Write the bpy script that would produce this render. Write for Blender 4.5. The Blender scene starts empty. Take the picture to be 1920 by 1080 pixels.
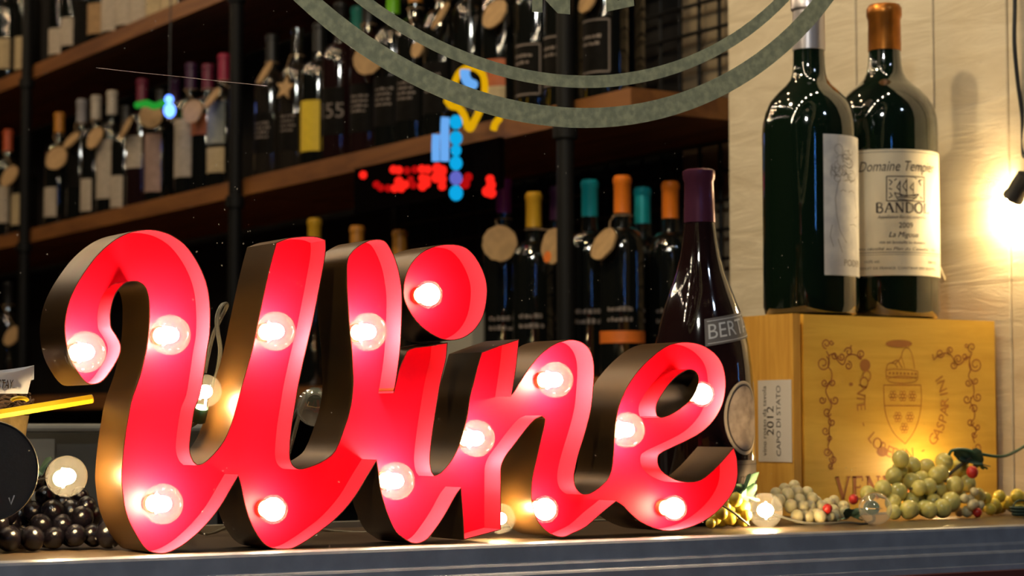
import bpy, bmesh, math, random
from mathutils import Vector, Matrix, geometry
R = random.Random(7)
PI = math.pi
sc = bpy.context.scene
COL = sc.collection

# ------------------------------------------------------------------ camera
FPX, YAW, HORIZ, ZC = 3900.0, math.radians(32.2), 795.0, 0.120
PITCH = math.atan((HORIZ - 540) / FPX)
CAM = Vector((0, 0, ZC))
FW = Vector((math.sin(YAW) * math.cos(PITCH), math.cos(YAW) * math.cos(PITCH), math.sin(PITCH)))
RT = Vector((math.cos(YAW), -math.sin(YAW), 0))
UP = RT.cross(FW)
cd = bpy.data.cameras.new('camera')
cam = bpy.data.objects.new('camera', cd)
COL.objects.link(cam)
cam.matrix_world = Matrix.Translation(CAM) @ Matrix((RT, UP, -FW)).transposed().to_4x4()
cd.sensor_width = 36.0
cd.lens = 36.0 * FPX / 1920.0
cd.clip_start = 0.05
cd.dof.use_dof = True
cd.dof.focus_distance = 2.06
cd.dof.aperture_fstop = 9.0
sc.camera = cam

# ------------------------------------------------------------------ colour and light
sc.view_settings.view_transform = 'Standard'
sc.view_settings.look = 'None'
sc.view_settings.gamma = 1.0
sc.view_settings.use_curve_mapping = False
sc.view_settings.exposure = 0.0
sc.cycles.use_denoising = True
sc.cycles.sample_clamp_indirect = 6.0
sc.cycles.max_bounces = 8
sc.cycles.transparent_max_bounces = 16
sc.cycles.caustics_reflective = False
sc.cycles.caustics_refractive = False
w = bpy.data.worlds.new('night')
sc.world = w
w.use_nodes = True
w.node_tree.nodes['Background'].inputs[0].default_value = (0.35, 0.45, 0.7, 1)
w.node_tree.nodes['Background'].inputs[1].default_value = 0.004


def area_light(name, loc, target, size, power, color, spread=PI):
    l = bpy.data.lights.new(name, 'AREA')
    l.shape = 'DISK'
    l.size = size
    l.energy = power
    l.color = color
    l.spread = spread
    o = bpy.data.objects.new(name, l)
    COL.objects.link(o)
    o.location = loc
    o.rotation_euler = (Vector(target) - Vector(loc)).to_track_quat('-Z', 'Y').to_euler()
    return o


# shop ceiling lamps, the display downlight inside the window head, unseen lamps added outside
area_light('display_downlight', (0.75, 2.45, 1.75), (2.1, 2.25, 0.35), 0.10, 10.5, (1.0, 0.78, 0.45), math.radians(150))
area_light('unseen_outside_lamp', (-0.7, -0.1, 2.0), (1.1, 1.8, 0.5), 0.25, 26, (0.95, 0.95, 0.86))  # unseen lamp, added close to the window to brighten the vinyl rings
area_light('unseen_outside_lamp', (1.9, -1.2, 2.6), (1.3, 1.8, 0.0), 0.20, 7, (0.66, 0.80, 1.0))


# ------------------------------------------------------------------ pixel helpers: a ray of the photograph met with a plane of the room
def ray(px, py):
    return FW * FPX + RT * (px - 960.0) - UP * (py - 540.0)


def on_y(px, py, Y):
    d = ray(px, py)
    return CAM + d * ((Y - CAM.y) / d.y)


def on_x(px, py, X):
    d = ray(px, py)
    return CAM + d * ((X - CAM.x) / d.x)


def scale_at(p):
    return FPX / (Vector(p) - CAM).dot(FW)


# ------------------------------------------------------------------ materials
MATS = {}


def _nt(name):
    m = bpy.data.materials.new(name)
    m.use_nodes = True
    nt = m.node_tree
    for n in list(nt.nodes):
        nt.nodes.remove(n)
    return m, nt, nt.nodes.new('ShaderNodeOutputMaterial')


def pbr(name, col, rough=0.5, metal=0.0, noise=None, bump=None, coat=0.0, sss=0.0, trans=0.0, spec=0.5, col2=None, stretch=(1, 1, 1)):
    """noise=(scale, amount) mottles col towards col2; bump=(scale, strength)."""
    if name in MATS:
        return MATS[name]
    m, nt, out = _nt(name)
    b = nt.nodes.new('ShaderNodeBsdfPrincipled')
    nt.links.new(b.outputs[0], out.inputs[0])
    b.inputs['Base Color'].default_value = (*col, 1)
    b.inputs['Roughness'].default_value = rough
    b.inputs['Metallic'].default_value = metal
    b.inputs['Coat Weight'].default_value = coat
    b.inputs['Coat Roughness'].default_value = 0.08
    b.inputs['Specular IOR Level'].default_value = spec
    if sss:
        b.inputs['Subsurface Weight'].default_value = sss
        b.inputs['Subsurface Radius'].default_value = (1.0, 0.8, 0.35)
        b.inputs['Subsurface Scale'].default_value = 0.006
    if trans:
        b.inputs['Transmission Weight'].default_value = trans
    tc = None
    if noise or bump:
        tc = nt.nodes.new('ShaderNodeTexCoord')
        mp = nt.nodes.new('ShaderNodeMapping')
        mp.inputs['Scale'].default_value = stretch
        nt.links.new(tc.outputs['Object'], mp.inputs[0])
    if noise:
        n = nt.nodes.new('ShaderNodeTexNoise')
        n.inputs['Scale'].default_value = noise[0]
        n.inputs['Detail'].default_value = 5
        nt.links.new(mp.outputs[0], n.inputs['Vector'])
        r = nt.nodes.new('ShaderNodeValToRGB')
        r.color_ramp.elements[0].position = 0.38
        r.color_ramp.elements[1].position = 0.66
        c2 = col2 or tuple(c * 0.4 for c in col)
        r.color_ramp.elements[0].color = (*[a + (x - a) * noise[1] for a, x in zip(col, c2)], 1)
        r.color_ramp.elements[1].color = (*col, 1)
        nt.links.new(n.outputs['Fac'], r.inputs[0])
        nt.links.new(r.outputs[0], b.inputs['Base Color'])
    if bump:
        n = nt.nodes.new('ShaderNodeTexNoise')
        n.inputs['Scale'].default_value = bump[0]
        n.inputs['Detail'].default_value = 4
        nt.links.new(mp.outputs[0], n.inputs['Vector'])
        k = nt.nodes.new('ShaderNodeBump')
        k.inputs['Strength'].default_value = bump[1]
        k.inputs['Distance'].default_value = 0.004
        nt.links.new(n.outputs['Fac'], k.inputs['Height'])
        nt.links.new(k.outputs[0], b.inputs['Normal'])
    MATS[name] = m
    return m


def emit(name, col, strength):
    if name in MATS:
        return MATS[name]
    m, nt, out = _nt(name)
    e = nt.nodes.new('ShaderNodeEmission')
    e.inputs[0].default_value = (*col, 1)
    e.inputs[1].default_value = strength
    nt.links.new(e.outputs[0], out.inputs[0])
    MATS[name] = m
    return m


def wood(name, c1, c2, scale=1.0, stretch=(1, 0.06, 1), rough=0.55, bump=0.25, knots=False, rings=9.0):
    """wood grain: distorted bands drawn out along the board."""
    if name in MATS:
        return MATS[name]
    m, nt, out = _nt(name)
    b = nt.nodes.new('ShaderNodeBsdfPrincipled')
    nt.links.new(b.outputs[0], out.inputs[0])
    b.inputs['Roughness'].default_value = rough
    tc = nt.nodes.new('ShaderNodeTexCoord')
    mp = nt.nodes.new('ShaderNodeMapping')
    mp.inputs['Scale'].default_value = tuple(s * scale for s in stretch)
    nt.links.new(tc.outputs['Object'], mp.inputs[0])
    wv = nt.nodes.new('ShaderNodeTexNoise')
    wv.inputs['Scale'].default_value = rings
    wv.inputs['Detail'].default_value = 6
    wv.inputs['Roughness'].default_value = 0.65
    wv.inputs['Distortion'].default_value = 0.8
    nt.links.new(mp.outputs[0], wv.inputs['Vector'])
    r = nt.nodes.new('ShaderNodeValToRGB')
    r.color_ramp.elements[0].position = 0.36
    r.color_ramp.elements[0].color = (*c2, 1)
    r.color_ramp.elements[1].position = 0.62
    r.color_ramp.elements[1].color = (*c1, 1)
    nt.links.new(wv.outputs['Fac'], r.inputs[0])
    last = r.outputs[0]
    if knots:
        vo = nt.nodes.new('ShaderNodeTexVoronoi')
        vo.inputs['Scale'].default_value = 7.0
        nt.links.new(tc.outputs['Object'], vo.inputs['Vector'])
        rr = nt.nodes.new('ShaderNodeValToRGB')
        rr.color_ramp.elements[0].position = 0.03
        rr.color_ramp.elements[0].color = (0.45, 0.22, 0.1, 1)
        rr.color_ramp.elements[1].position = 0.13
        rr.color_ramp.elements[1].color = (1, 1, 1, 1)
        nt.links.new(vo.outputs['Distance'], rr.inputs[0])
        mx = nt.nodes.new('ShaderNodeMix')
        mx.data_type = 'RGBA'
        mx.blend_type = 'MULTIPLY'
        mx.inputs[0].default_value = 0.8
        nt.links.new(last, mx.inputs[6])
        nt.links.new(rr.outputs[0], mx.inputs[7])
        last = mx.outputs[2]
    nt.links.new(last, b.inputs['Base Color'])
    k = nt.nodes.new('ShaderNodeBump')
    k.inputs['Strength'].default_value = bump
    k.inputs['Distance'].default_value = 0.003
    nt.links.new(wv.outputs['Fac'], k.inputs['Height'])
    nt.links.new(k.outputs[0], b.inputs['Normal'])
    MATS[name] = m
    return m


def clear_glass(name, tint=(1, 1, 1), veil=0.0, ior=1.45, dust=0.0, boost=1.0):
    """thin clear glass: Fresnel mix of see-through and mirror, a trace of dust or frost that scatters."""
    if name in MATS:
        return MATS[name]
    m, nt, out = _nt(name)
    t = nt.nodes.new('ShaderNodeBsdfTransparent')
    t.inputs[0].default_value = (*tint, 1)
    g = nt.nodes.new('ShaderNodeBsdfGlossy')
    g.inputs['Roughness'].default_value = 0.02
    fr = nt.nodes.new('ShaderNodeFresnel')
    fr.inputs[0].default_value = ior
    ge = nt.nodes.new('ShaderNodeNewGeometry')      # the pane mirrors at its outer faces only
    inv = nt.nodes.new('ShaderNodeMath')
    inv.operation = 'SUBTRACT'
    inv.inputs[0].default_value = 1.0
    nt.links.new(ge.outputs['Backfacing'], inv.inputs[1])
    fm_ = nt.nodes.new('ShaderNodeMath')
    fm_.operation = 'MULTIPLY'
    nt.links.new(fr.outputs[0], fm_.inputs[0])
    nt.links.new(inv.outputs[0], fm_.inputs[1])
    fo = fm_.outputs[0]
    if boost != 1.0:
        mu = nt.nodes.new('ShaderNodeMath')
        mu.operation = 'MULTIPLY'
        mu.inputs[1].default_value = boost
        mu.use_clamp = True
        nt.links.new(fo, mu.inputs[0])
        fo = mu.outputs[0]
    mx = nt.nodes.new('ShaderNodeMixShader')
    nt.links.new(fo, mx.inputs[0])
    nt.links.new(t.outputs[0], mx.inputs[1])
    nt.links.new(g.outputs[0], mx.inputs[2])
    last = mx
    if veil > 0 or dust > 0:
        d = nt.nodes.new('ShaderNodeBsdfDiffuse')
        d.inputs[0].default_value = (0.9, 0.88, 0.84, 1)
        tr = nt.nodes.new('ShaderNodeBsdfTranslucent')
        tr.inputs[0].default_value = (0.9, 0.88, 0.84, 1)
        a = nt.nodes.new('ShaderNodeAddShader')
        nt.links.new(d.outputs[0], a.inputs[0])
        nt.links.new(tr.outputs[0], a.inputs[1])
        m2 = nt.nodes.new('ShaderNodeMixShader')
        m2.inputs[0].default_value = veil
        nt.links.new(last.outputs[0], m2.inputs[1])
        nt.links.new(a.outputs[0], m2.inputs[2])
        if dust:
            tc = nt.nodes.new('ShaderNodeTexCoord')
            v = nt.nodes.new('ShaderNodeTexVoronoi')
            v.inputs['Scale'].default_value = 75
            nt.links.new(tc.outputs['Object'], v.inputs['Vector'])
            n2 = nt.nodes.new('ShaderNodeTexNoise')
            n2.inputs['Scale'].default_value = 9
            nt.links.new(tc.outputs['Object'], n2.inputs['Vector'])
            sx = nt.nodes.new('ShaderNodeMath')       # speck size varies: distance < noise-driven radius
            sx.operation = 'MULTIPLY_ADD'
            sx.inputs[1].default_value = 0.26
            sx.inputs[2].default_value = -0.095
            nt.links.new(n2.outputs['Fac'], sx.inputs[0])
            lt = nt.nodes.new('ShaderNodeMath')
            lt.operation = 'LESS_THAN'
            nt.links.new(v.outputs['Distance'], lt.inputs[0])
            nt.links.new(sx.outputs[0], lt.inputs[1])
            ma = nt.nodes.new('ShaderNodeMath')
            ma.operation = 'MULTIPLY_ADD'
            ma.inputs[1].default_value = dust
            ma.inputs[2].default_value = veil
            nt.links.new(lt.outputs[0], ma.inputs[0])
            nt.links.new(ma.outputs[0], m2.inputs[0])
        last = m2
    nt.links.new(last.outputs[0], out.inputs[0])
    MATS[name] = m
    return m


# ------------------------------------------------------------------ mesh building
class MB:
    def __init__(self):
        self.v, self.f, self.m, self.s = [], [], [], []

    def add(self, verts, faces, mat=0, smooth=True, M=None):
        o = len(self.v)
        for p in verts:
            p = Vector(p)
            self.v.append(M @ p if M else p)
        for f in faces:
            self.f.append(tuple(i + o for i in f))
            self.m.append(mat)
            self.s.append(smooth)
        return self

    def box(self, a, b, mat=0, M=None):
        x0, y0, z0 = a
        x1, y1, z1 = b
        v = [(x0, y0, z0), (x1, y0, z0), (x1, y1, z0), (x0, y1, z0), (x0, y0, z1), (x1, y0, z1), (x1, y1, z1), (x0, y1, z1)]
        f = [(3, 2, 1, 0), (4, 5, 6, 7), (0, 1, 5, 4), (1, 2, 6, 5), (2, 3, 7, 6), (3, 0, 4, 7)]
        return self.add(v, f, mat, False, M)

    def lathe(self, prof, seg=28, mat=0, M=None, cap=True):
        v, f = [], []
        for r, z in prof:
            for i in range(seg):
                a = 2 * PI * i / seg
                v.append((r * math.cos(a), r * math.sin(a), z))
        n = len(prof)
        for k in range(n - 1):
            for i in range(seg):
                j = (i + 1) % seg
                f.append((k * seg + i, k * seg + j, (k + 1) * seg + j, (k + 1) * seg + i))
        if cap:
            if prof[0][0] > 1e-5:
                f.append(tuple(reversed(range(seg))))
            if prof[-1][0] > 1e-5:
                f.append(tuple((n - 1) * seg + i for i in range(seg)))
        return self.add(v, f, mat, True, M)

    def tube(self, pts, r, seg=8, mat=0, closed=False, M=None, radii=None):
        pts = [Vector(p) for p in pts]
        n = len(pts)
        v, f = [], []
        t0 = (pts[1] - pts[0]).normalized()
        ref = Vector((0, 0, 1)) if abs(t0.z) < 0.9 else Vector((1, 0, 0))
        nrm = t0.cross(ref).normalized()
        for i, p in enumerate(pts):
            if closed:
                t = (pts[(i + 1) % n] - pts[i - 1]).normalized()
            else:
                t = (pts[min(i + 1, n - 1)] - pts[max(i - 1, 0)]).normalized()
            nrm = (nrm - t * nrm.dot(t)).normalized()
            bn = t.cross(nrm)
            rr = radii[i] if radii else r
            for k in range(seg):
                a = 2 * PI * k / seg
                v.append(p + nrm * (rr * math.cos(a)) + bn * (rr * math.sin(a)))
        for i in range(n if closed else n - 1):
            i2 = (i + 1) % n
            for k in range(seg):
                k2 = (k + 1) % seg
                f.append((i * seg + k, i2 * seg + k, i2 * seg + k2, i * seg + k2))
        if not closed:
            f.append(tuple(range(seg)))
            f.append(tuple((n - 1) * seg + k for k in reversed(range(seg))))
        return self.add(v, f, mat, True, M)

    def sphere(self, c, r, seg=16, rings=10, mat=0, sc3=(1, 1, 1), M=None):
        prof = [(max(1e-4, math.sin(PI * k / rings)) * r, -math.cos(PI * k / rings) * r) for k in range(rings + 1)]
        T = Matrix.Translation(c) @ Matrix.Diagonal((*sc3, 1))
        return self.lathe(prof, seg, mat, (M @ T) if M else T, cap=False)

    def prism(self, poly, y0, y1, mat=0, M=None, holes=()):
        """poly: 2-D (x, z) outline, extruded from y0 to y1."""
        loops = [list(poly)] + [list(h) for h in holes]
        flat = [p for l in loops for p in l]
        tris = geometry.tessellate_polygon([[Vector((p[0], p[1], 0)) for p in l] for l in loops])
        n = len(flat)
        v = [(p[0], y0, p[1]) for p in flat] + [(p[0], y1, p[1]) for p in flat]
        f = []
        for t in tris:
            a, b, c = (Vector(flat[i]) for i in t)
            ccw = (b - a).cross(c - a) > 0
            t = tuple(t) if ccw else tuple(reversed(t))
            f.append(t)
            f.append(tuple(i + n for i in reversed(t)))
        o = 0
        for l in loops:
            for i in range(len(l)):
                j = (i + 1) % len(l)
                f.append((o + i, o + j, o + j + n, o + i + n))
            o += len(l)
        return self.add(v, f, mat, False, M)

    def build(self, name, mats, parent=None, origin=None, edge=35.0):
        me = bpy.data.meshes.new(name)
        vs = self.v if origin is None else [p - Vector(origin) for p in self.v]
        me.from_pydata(vs, [], self.f)
        for m in (mats if isinstance(mats, (list, tuple)) else [mats]):
            me.materials.append(m)
        me.polygons.foreach_set('material_index', self.m)
        me.polygons.foreach_set('use_smooth', self.s)
        bm = bmesh.new()
        bm.from_mesh(me)
        bmesh.ops.recalc_face_normals(bm, faces=bm.faces)
        lim = math.radians(edge)
        for e in bm.edges:
            if len(e.link_faces) == 2 and e.calc_face_angle(0) > lim:
                e.smooth = False
        bm.to_mesh(me)
        bm.free()
        o = bpy.data.objects.new(name, me)
        COL.objects.link(o)
        if parent:
            o.parent = parent
        return o


def tag(o, label=None, cat=None, group=None, kind=None):
    if label:
        o['label'] = label
    if cat:
        o['category'] = cat
    if group:
        o['group'] = group
    if kind:
        o['kind'] = kind
    return o


def empty(name, loc, label=None, cat=None, group=None, kind=None):
    o = bpy.data.objects.new(name, None)
    COL.objects.link(o)
    o.empty_display_size = 0.02
    o.location = loc
    return tag(o, label, cat, group, kind)


def inst(name, mesh, loc, parent=None, scale=1.0):
    o = bpy.data.objects.new(name, mesh)
    COL.objects.link(o)
    o.location = loc
    if isinstance(scale, (int, float)):
        scale = (scale,) * 3
    o.scale = scale
    if parent:
        o.parent = parent
    return o


def catmull(pts, sub=4, closed=True, corner=48.0):
    """smooth a 2-D/3-D outline, keeping sharp corners sharp."""
    P = [Vector(p) for p in pts]
    n = len(P)

    def is_corner(i):
        if not closed and i in (0, n - 1):
            return True
        a = (P[i] - P[i - 1])
        b = (P[(i + 1) % n] - P[i])
        if a.length < 1e-9 or b.length < 1e-9:
            return False
        return math.degrees(a.angle(b)) > corner
    cor = [is_corner(i) for i in range(n)]
    out = []
    for i in range(n if closed else n - 1):
        p1, p2 = P[i], P[(i + 1) % n]
        p0 = p1 - (p2 - p1) if cor[i] else P[i - 1]
        p3 = p2 + (p2 - p1) if cor[(i + 1) % n] else P[(i + 2) % n]
        L = (p2 - p1).length
        m1 = (p2 - p0)
        m2 = (p3 - p1)
        m1 = m1.normalized() * L if m1.length > 1e-9 else m1
        m2 = m2.normalized() * L if m2.length > 1e-9 else m2
        for k in range(sub):
            t = k / sub
            h1, h2 = 2 * t**3 - 3 * t**2 + 1, t**3 - 2 * t**2 + t
            h3, h4 = -2 * t**3 + 3 * t**2, t**3 - t**2
            out.append(p1 * h1 + m1 * h2 + p2 * h3 + m2 * h4)
    if not closed:
        out.append(P[-1].copy())
    return out


_TX = {}


def text2d(s, size=1.0, shear=0.0, spacing=1.0):
    """flat letters as (verts, faces, width), from the built-in font."""
    key = (s, shear, spacing)
    if key not in _TX:
        c = bpy.data.curves.new('t', 'FONT')
        c.body = s
        c.size = 1.0
        c.shear = shear
        c.space_character = spacing
        c.resolution_u = 3
        o = bpy.data.objects.new('t', c)
        COL.objects.link(o)
        bpy.context.view_layer.update()
        dg = bpy.context.evaluated_depsgraph_get()
        me = o.evaluated_get(dg).to_mesh()
        v = [(p.co.x, p.co.y) for p in me.vertices]
        f = [tuple(p.vertices) for p in me.polygons]
        o.evaluated_get(dg).to_mesh_clear()
        COL.objects.unlink(o)
        bpy.data.objects.remove(o)
        bpy.data.curves.remove(c)
        _TX[key] = (v, f)
    v, f = _TX[key]
    if not v:
        return [], [], 0
    x0 = min(p[0] for p in v)
    x1 = max(p[0] for p in v)
    return [((p[0] - (x0 + x1) / 2) * size, p[1] * size) for p in v], f, (x1 - x0) * size


def ribbon2d(pts, wd):
    """a pen stroke of width wd along a 2-D polyline: (verts, faces)."""
    P = [Vector((p[0], p[1])) for p in pts]
    n = len(P)
    v, f = [], []
    for i in range(n):
        t = P[min(i + 1, n - 1)] - P[max(i - 1, 0)]
        t = t.normalized() if t.length > 1e-9 else Vector((1, 0))
        nn = Vector((-t.y, t.x)) * wd / 2
        v += [tuple(P[i] + nn), tuple(P[i] - nn)]
    for i in range(n - 1):
        f.append((2 * i, 2 * i + 1, 2 * i + 3, 2 * i + 2))
    return v, f


SERIF = {   # roman capitals as pen strokes on a 0..1 x 0..1 box: (points, relative weight); width
    'B': (0.72, [([(.14, 0), (.14, 1)], 1.2), ([(.14, 1), (.40, 1), (.56, .9), (.56, .65), (.40, .54), (.14, .54)], .7), ([(.40, .54), (.62, .44), (.66, .2), (.5, 0), (.14, 0)], .8)]),
    'A': (0.84, [([(.06, 0), (.42, 1)], .6), ([(.42, 1), (.78, 0)], 1.25), ([(.18, .36), (.64, .36)], .5), ([(-.02, .015), (.18, .015)], .4), ([(.64, .015), (.88, .015)], .4)]),
    'N': (0.88, [([(.14, 0), (.14, 1)], .6), ([(.14, 1), (.74, 0)], 1.2), ([(.74, 0), (.74, 1)], .6), ([(.02, .015), (.26, .015)], .4), ([(.62, .985), (.86, .985)], .4), ([(.0, .985), (.16, .985)], .4)]),
    'D': (0.86, [([(.14, 0), (.14, 1)], 1.2), ([(.04, 1), (.42, 1), (.70, .84), (.78, .5), (.70, .16), (.42, 0), (.04, 0)], .8)]),
    'O': (0.92, [([(.46 + .40 * math.cos(a * PI / 10), .5 + .52 * math.sin(a * PI / 10)) for a in range(21)], .95)]),
    'L': (0.70, [([(.16, 0), (.16, 1)], 1.2), ([(.04, .985), (.30, .985)], .4), ([(.04, .02), (.62, .02), (.66, .22)], .6)]),
    'V': (0.82, [([(.06, 1), (.42, 0)], 1.25), ([(.42, 0), (.74, 1)], .6), ([(-.04, .985), (.18, .985)], .4), ([(.64, .985), (.84, .985)], .4)]),
    'E': (0.70, [([(.16, 0), (.16, 1)], 1.2), ([(.04, .98), (.60, .98), (.62, .80)], .6), ([(.16, .52), (.48, .52), (.48, .62)], .5), ([(.04, .02), (.62, .02), (.66, .22)], .6)]),
    'G': (0.90, [([(.78, .80), (.62, .98), (.40, 1), (.16, .84), (.08, .5), (.18, .14), (.46, 0), (.72, .06), (.76, .4)], .95), ([(.60, .42), (.86, .42)], .5)]),
    'Z': (0.76, [([(.10, .80), (.12, .98), (.66, .98)], .5), ([(.66, .98), (.08, .02)], 1.2), ([(.08, .02), (.66, .02), (.70, .22)], .6)]),
    'U': (0.86, [([(.16, 1), (.16, .3), (.26, .06), (.44, 0), (.62, .06), (.70, .3), (.70, 1)], .9), ([(.04, .985), (.28, .985)], .4), ([(.60, .985), (.82, .985)], .4)]),
}


def serif_word(s, h, weight=0.12, gap=0.06):
    v, f = [], []
    x = 0.0
    for ch in s:
        wd, strokes = SERIF[ch]
        for pts, wt in strokes:
            a, b = ribbon2d([(x + px * h, py * h) for px, py in pts], weight * wt * h)
            o = len(v)
            v += a
            f += [tuple(i + o for i in q) for q in b]
        x += (wd + gap) * h
    return [(p[0] - x / 2, p[1]) for p in v], f, x


def paint(name, col, rough=0.45, metal=0.0):
    return pbr(name, col, rough, metal)


# ------------------------------------------------------------------ palette
M_red = pbr('sign red enamel', (0.80, 0.0034, 0.022), 0.45, noise=(30, 0.25), col2=(0.70, 0.0030, 0.018), spec=0.16)
M_redwall_lit = pbr('sign red lit wall', (0.80, 0.019, 0.044), 0.42, noise=(30, 0.2), col2=(0.72, 0.016, 0.036), spec=0.3)  # paler pink than the face: bulb glow painted into the wall colour
M_bronze = pbr('sign bronze sheet', (0.125, 0.058, 0.013), 0.36, metal=0.5, noise=(22, 0.55), col2=(0.042, 0.022, 0.010), stretch=(1, 0.25, 1))
M_rim = pbr('sign raw edge', (0.30, 0.10, 0.06), 0.4, metal=0.5)
M_globe = clear_glass('bulb glass', veil=0.004, ior=1.45, boost=1.3)
M_globe_off = clear_glass('unlit bulb glass', veil=0.05, ior=1.5, boost=3.2)
M_fil = emit('bulb filament', (1.0, 0.76, 0.44), 560)
M_hot = emit('frosted bulb glow', (1.0, 0.76, 0.44), 110)
M_fil2 = emit('string bulb filament', (1.0, 0.70, 0.34), 470)
M_glow_small = emit('fairy bulb glow', (1.0, 0.84, 0.60), 420)
M_brass = pbr('bulb brass', (0.75, 0.52, 0.25), 0.3, metal=0.9)
M_greensock = pbr('green socket plastic', (0.012, 0.055, 0.04), 0.4)
M_window = clear_glass('window glass', veil=0.0, ior=1.45, dust=0.06)
M_decal_ = pbr('sage vinyl', (0.66, 0.68, 0.52), 0.85, noise=(140, 0.6), col2=(0.36, 0.39, 0.29), bump=(150, 0.3))
def vinyl():
    m = M_decal_
    nt = m.node_tree
    out = [n for n in nt.nodes if n.type == 'OUTPUT_MATERIAL'][0]
    b = [n for n in nt.nodes if n.type == 'BSDF_PRINCIPLED'][0]
    r = [n for n in nt.nodes if n.type == 'VALTORGB'][0]
    t = nt.nodes.new('ShaderNodeBsdfTranslucent')
    nt.links.new(r.outputs[0], t.inputs[0])
    mx = nt.nodes.new('ShaderNodeMixShader')
    mx.inputs[0].default_value = 0.5
    nt.links.new(b.outputs[0], mx.inputs[1])
    nt.links.new(t.outputs[0], mx.inputs[2])
    nt.links.new(mx.outputs[0], out.inputs[0])
    return m


M_decal = vinyl()
M_frame = pbr('painted window frame', (0.30, 0.31, 0.36), 0.30, noise=(40, 0.3), bump=(120, 0.08), spec=0.6)
M_redwood = pbr('dark red trim', (0.16, 0.045, 0.035), 0.4)
M_dark = pbr('dark room paint', (0.012, 0.010, 0.009), 0.8)
M_sill = pbr('display ledge', (0.09, 0.060, 0.036), 0.35, noise=(12, 0.5))
M_cream = wood('cream painted board', (0.66, 0.57, 0.42), (0.56, 0.47, 0.33), scale=1.0, stretch=(1, 1, 5.5), rough=0.55, bump=1.0, rings=6)
M_shelf = wood('walnut shelf', (0.30, 0.120, 0.032), (0.16, 0.058, 0.016), scale=2.0, stretch=(1, 0.12, 1), rough=0.5, rings=8)
M_pipe = pbr('black iron pipe', (0.007, 0.007, 0.007), 0.55, spec=0.2)
M_wire = pbr('black grid wire', (0.006, 0.006, 0.006), 0.6)
M_backwall = pbr('beige back wall', (0.50, 0.39, 0.25), 0.8, noise=(6, 0.5))
M_glassb = pbr('dark bottle glass', (0.006, 0.007, 0.006), 0.04, spec=1.0, coat=1.0)
M_glassg = pbr('green bottle glass', (0.0035, 0.010, 0.005), 0.04, spec=1.0, coat=1.0)
M_glassbr = pbr('red black bottle glass', (0.016, 0.006, 0.006), 0.04, spec=1.0, coat=1.0)
M_glasscl = pbr('smoky bottle glass', (0.022, 0.018, 0.014), 0.05, spec=1.0, coat=1.0)
M_crate = wood('pine crate', (0.88, 0.53, 0.070), (0.76, 0.42, 0.045), scale=1.0, stretch=(1, 1, 9), rough=0.5, bump=0.12, rings=4)
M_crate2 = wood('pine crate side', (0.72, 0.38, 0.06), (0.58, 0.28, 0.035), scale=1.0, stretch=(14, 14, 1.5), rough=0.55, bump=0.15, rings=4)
M_brand = pbr('burnt brown print', (0.42, 0.13, 0.03), 0.6)
M_brand2 = pbr('pale burnt print', (0.52, 0.20, 0.03), 0.6)
M_ink = pbr('brown black ink', (0.05, 0.035, 0.03), 0.6)
M_inkg = pbr('grey ink', (0.22, 0.19, 0.17), 0.7)
M_paper = pbr('cream paper', (0.80, 0.72, 0.55), 0.65, noise=(18, 0.15))
M_paperg = pbr('grey engraving paper', (0.70, 0.68, 0.66), 0.65, noise=(46, 0.6), col2=(0.40, 0.40, 0.44))
M_paperw = pbr('white paper', (0.80, 0.80, 0.82), 0.6)
M_labw = pbr('white bottle label', (0.52, 0.45, 0.36), 0.7, noise=(60, 0.35), stretch=(1, 1, 2))
M_labc = pbr('cream bottle label', (0.54, 0.43, 0.25), 0.7, noise=(50, 0.35), stretch=(1, 1, 2))
M_laby = pbr('yellow bottle label', (0.80, 0.58, 0.03), 0.6, noise=(70, 0.2))
M_labt = pbr('tan bottle label', (0.42, 0.26, 0.12), 0.7, noise=(60, 0.4))
M_labp = pbr('dusky pink bottle label', (0.40, 0.27, 0.23), 0.7, noise=(60, 0.4))
M_labo = pbr('rust orange bottle label', (0.50, 0.13, 0.04), 0.6, noise=(60, 0.3))
M_labb = pbr('blue grey bottle label', (0.16, 0.19, 0.22), 0.6, noise=(40, 0.6), col2=(0.42, 0.42, 0.32))
M_labk = pbr('charcoal bottle label', (0.008, 0.007, 0.006), 0.6, noise=(80, 0.5), spec=0.06)
M_lablt = pbr('pale print', (0.22, 0.18, 0.16), 0.6)
M_bright_or = pbr('orange label', (0.85, 0.20, 0.02), 0.5, noise=(60, 0.2))
M_tag = pbr('wood slice tag', (0.52, 0.33, 0.15), 0.7, noise=(60, 0.3), bump=(80, 0.3))
M_twine = pbr('twine', (0.35, 0.24, 0.14), 0.8)
CAPS = {
    'white': pbr('white capsule', (0.50, 0.45, 0.38), 0.4), 'grey': pbr('grey capsule', (0.33, 0.32, 0.34), 0.4),
    'orange': pbr('orange capsule', (0.85, 0.21, 0.015), 0.35), 'rust': pbr('rust red capsule', (0.55, 0.10, 0.035), 0.4),
    'amber': pbr('amber capsule', (0.55, 0.23, 0.03), 0.4), 'gold': pbr('gold capsule', (0.78, 0.44, 0.03), 0.35, metal=0.15),
    'teal': pbr('teal capsule', (0.01, 0.36, 0.42), 0.3, metal=0.2), 'purple': pbr('purple capsule', (0.20, 0.012, 0.18), 0.35),
    'plum': pbr('plum capsule', (0.055, 0.016, 0.055), 0.35), 'maroon': pbr('maroon capsule', (0.16, 0.018, 0.045), 0.4),
    'red': pbr('crimson capsule', (0.32, 0.014, 0.055), 0.4), 'green': pbr('lime green capsule', (0.16, 0.52, 0.012), 0.4),
    'black': pbr('black capsule', (0.012, 0.012, 0.012), 0.4), 'jade': pbr('jade capsule', (0.03, 0.26, 0.20), 0.4),
}
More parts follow.
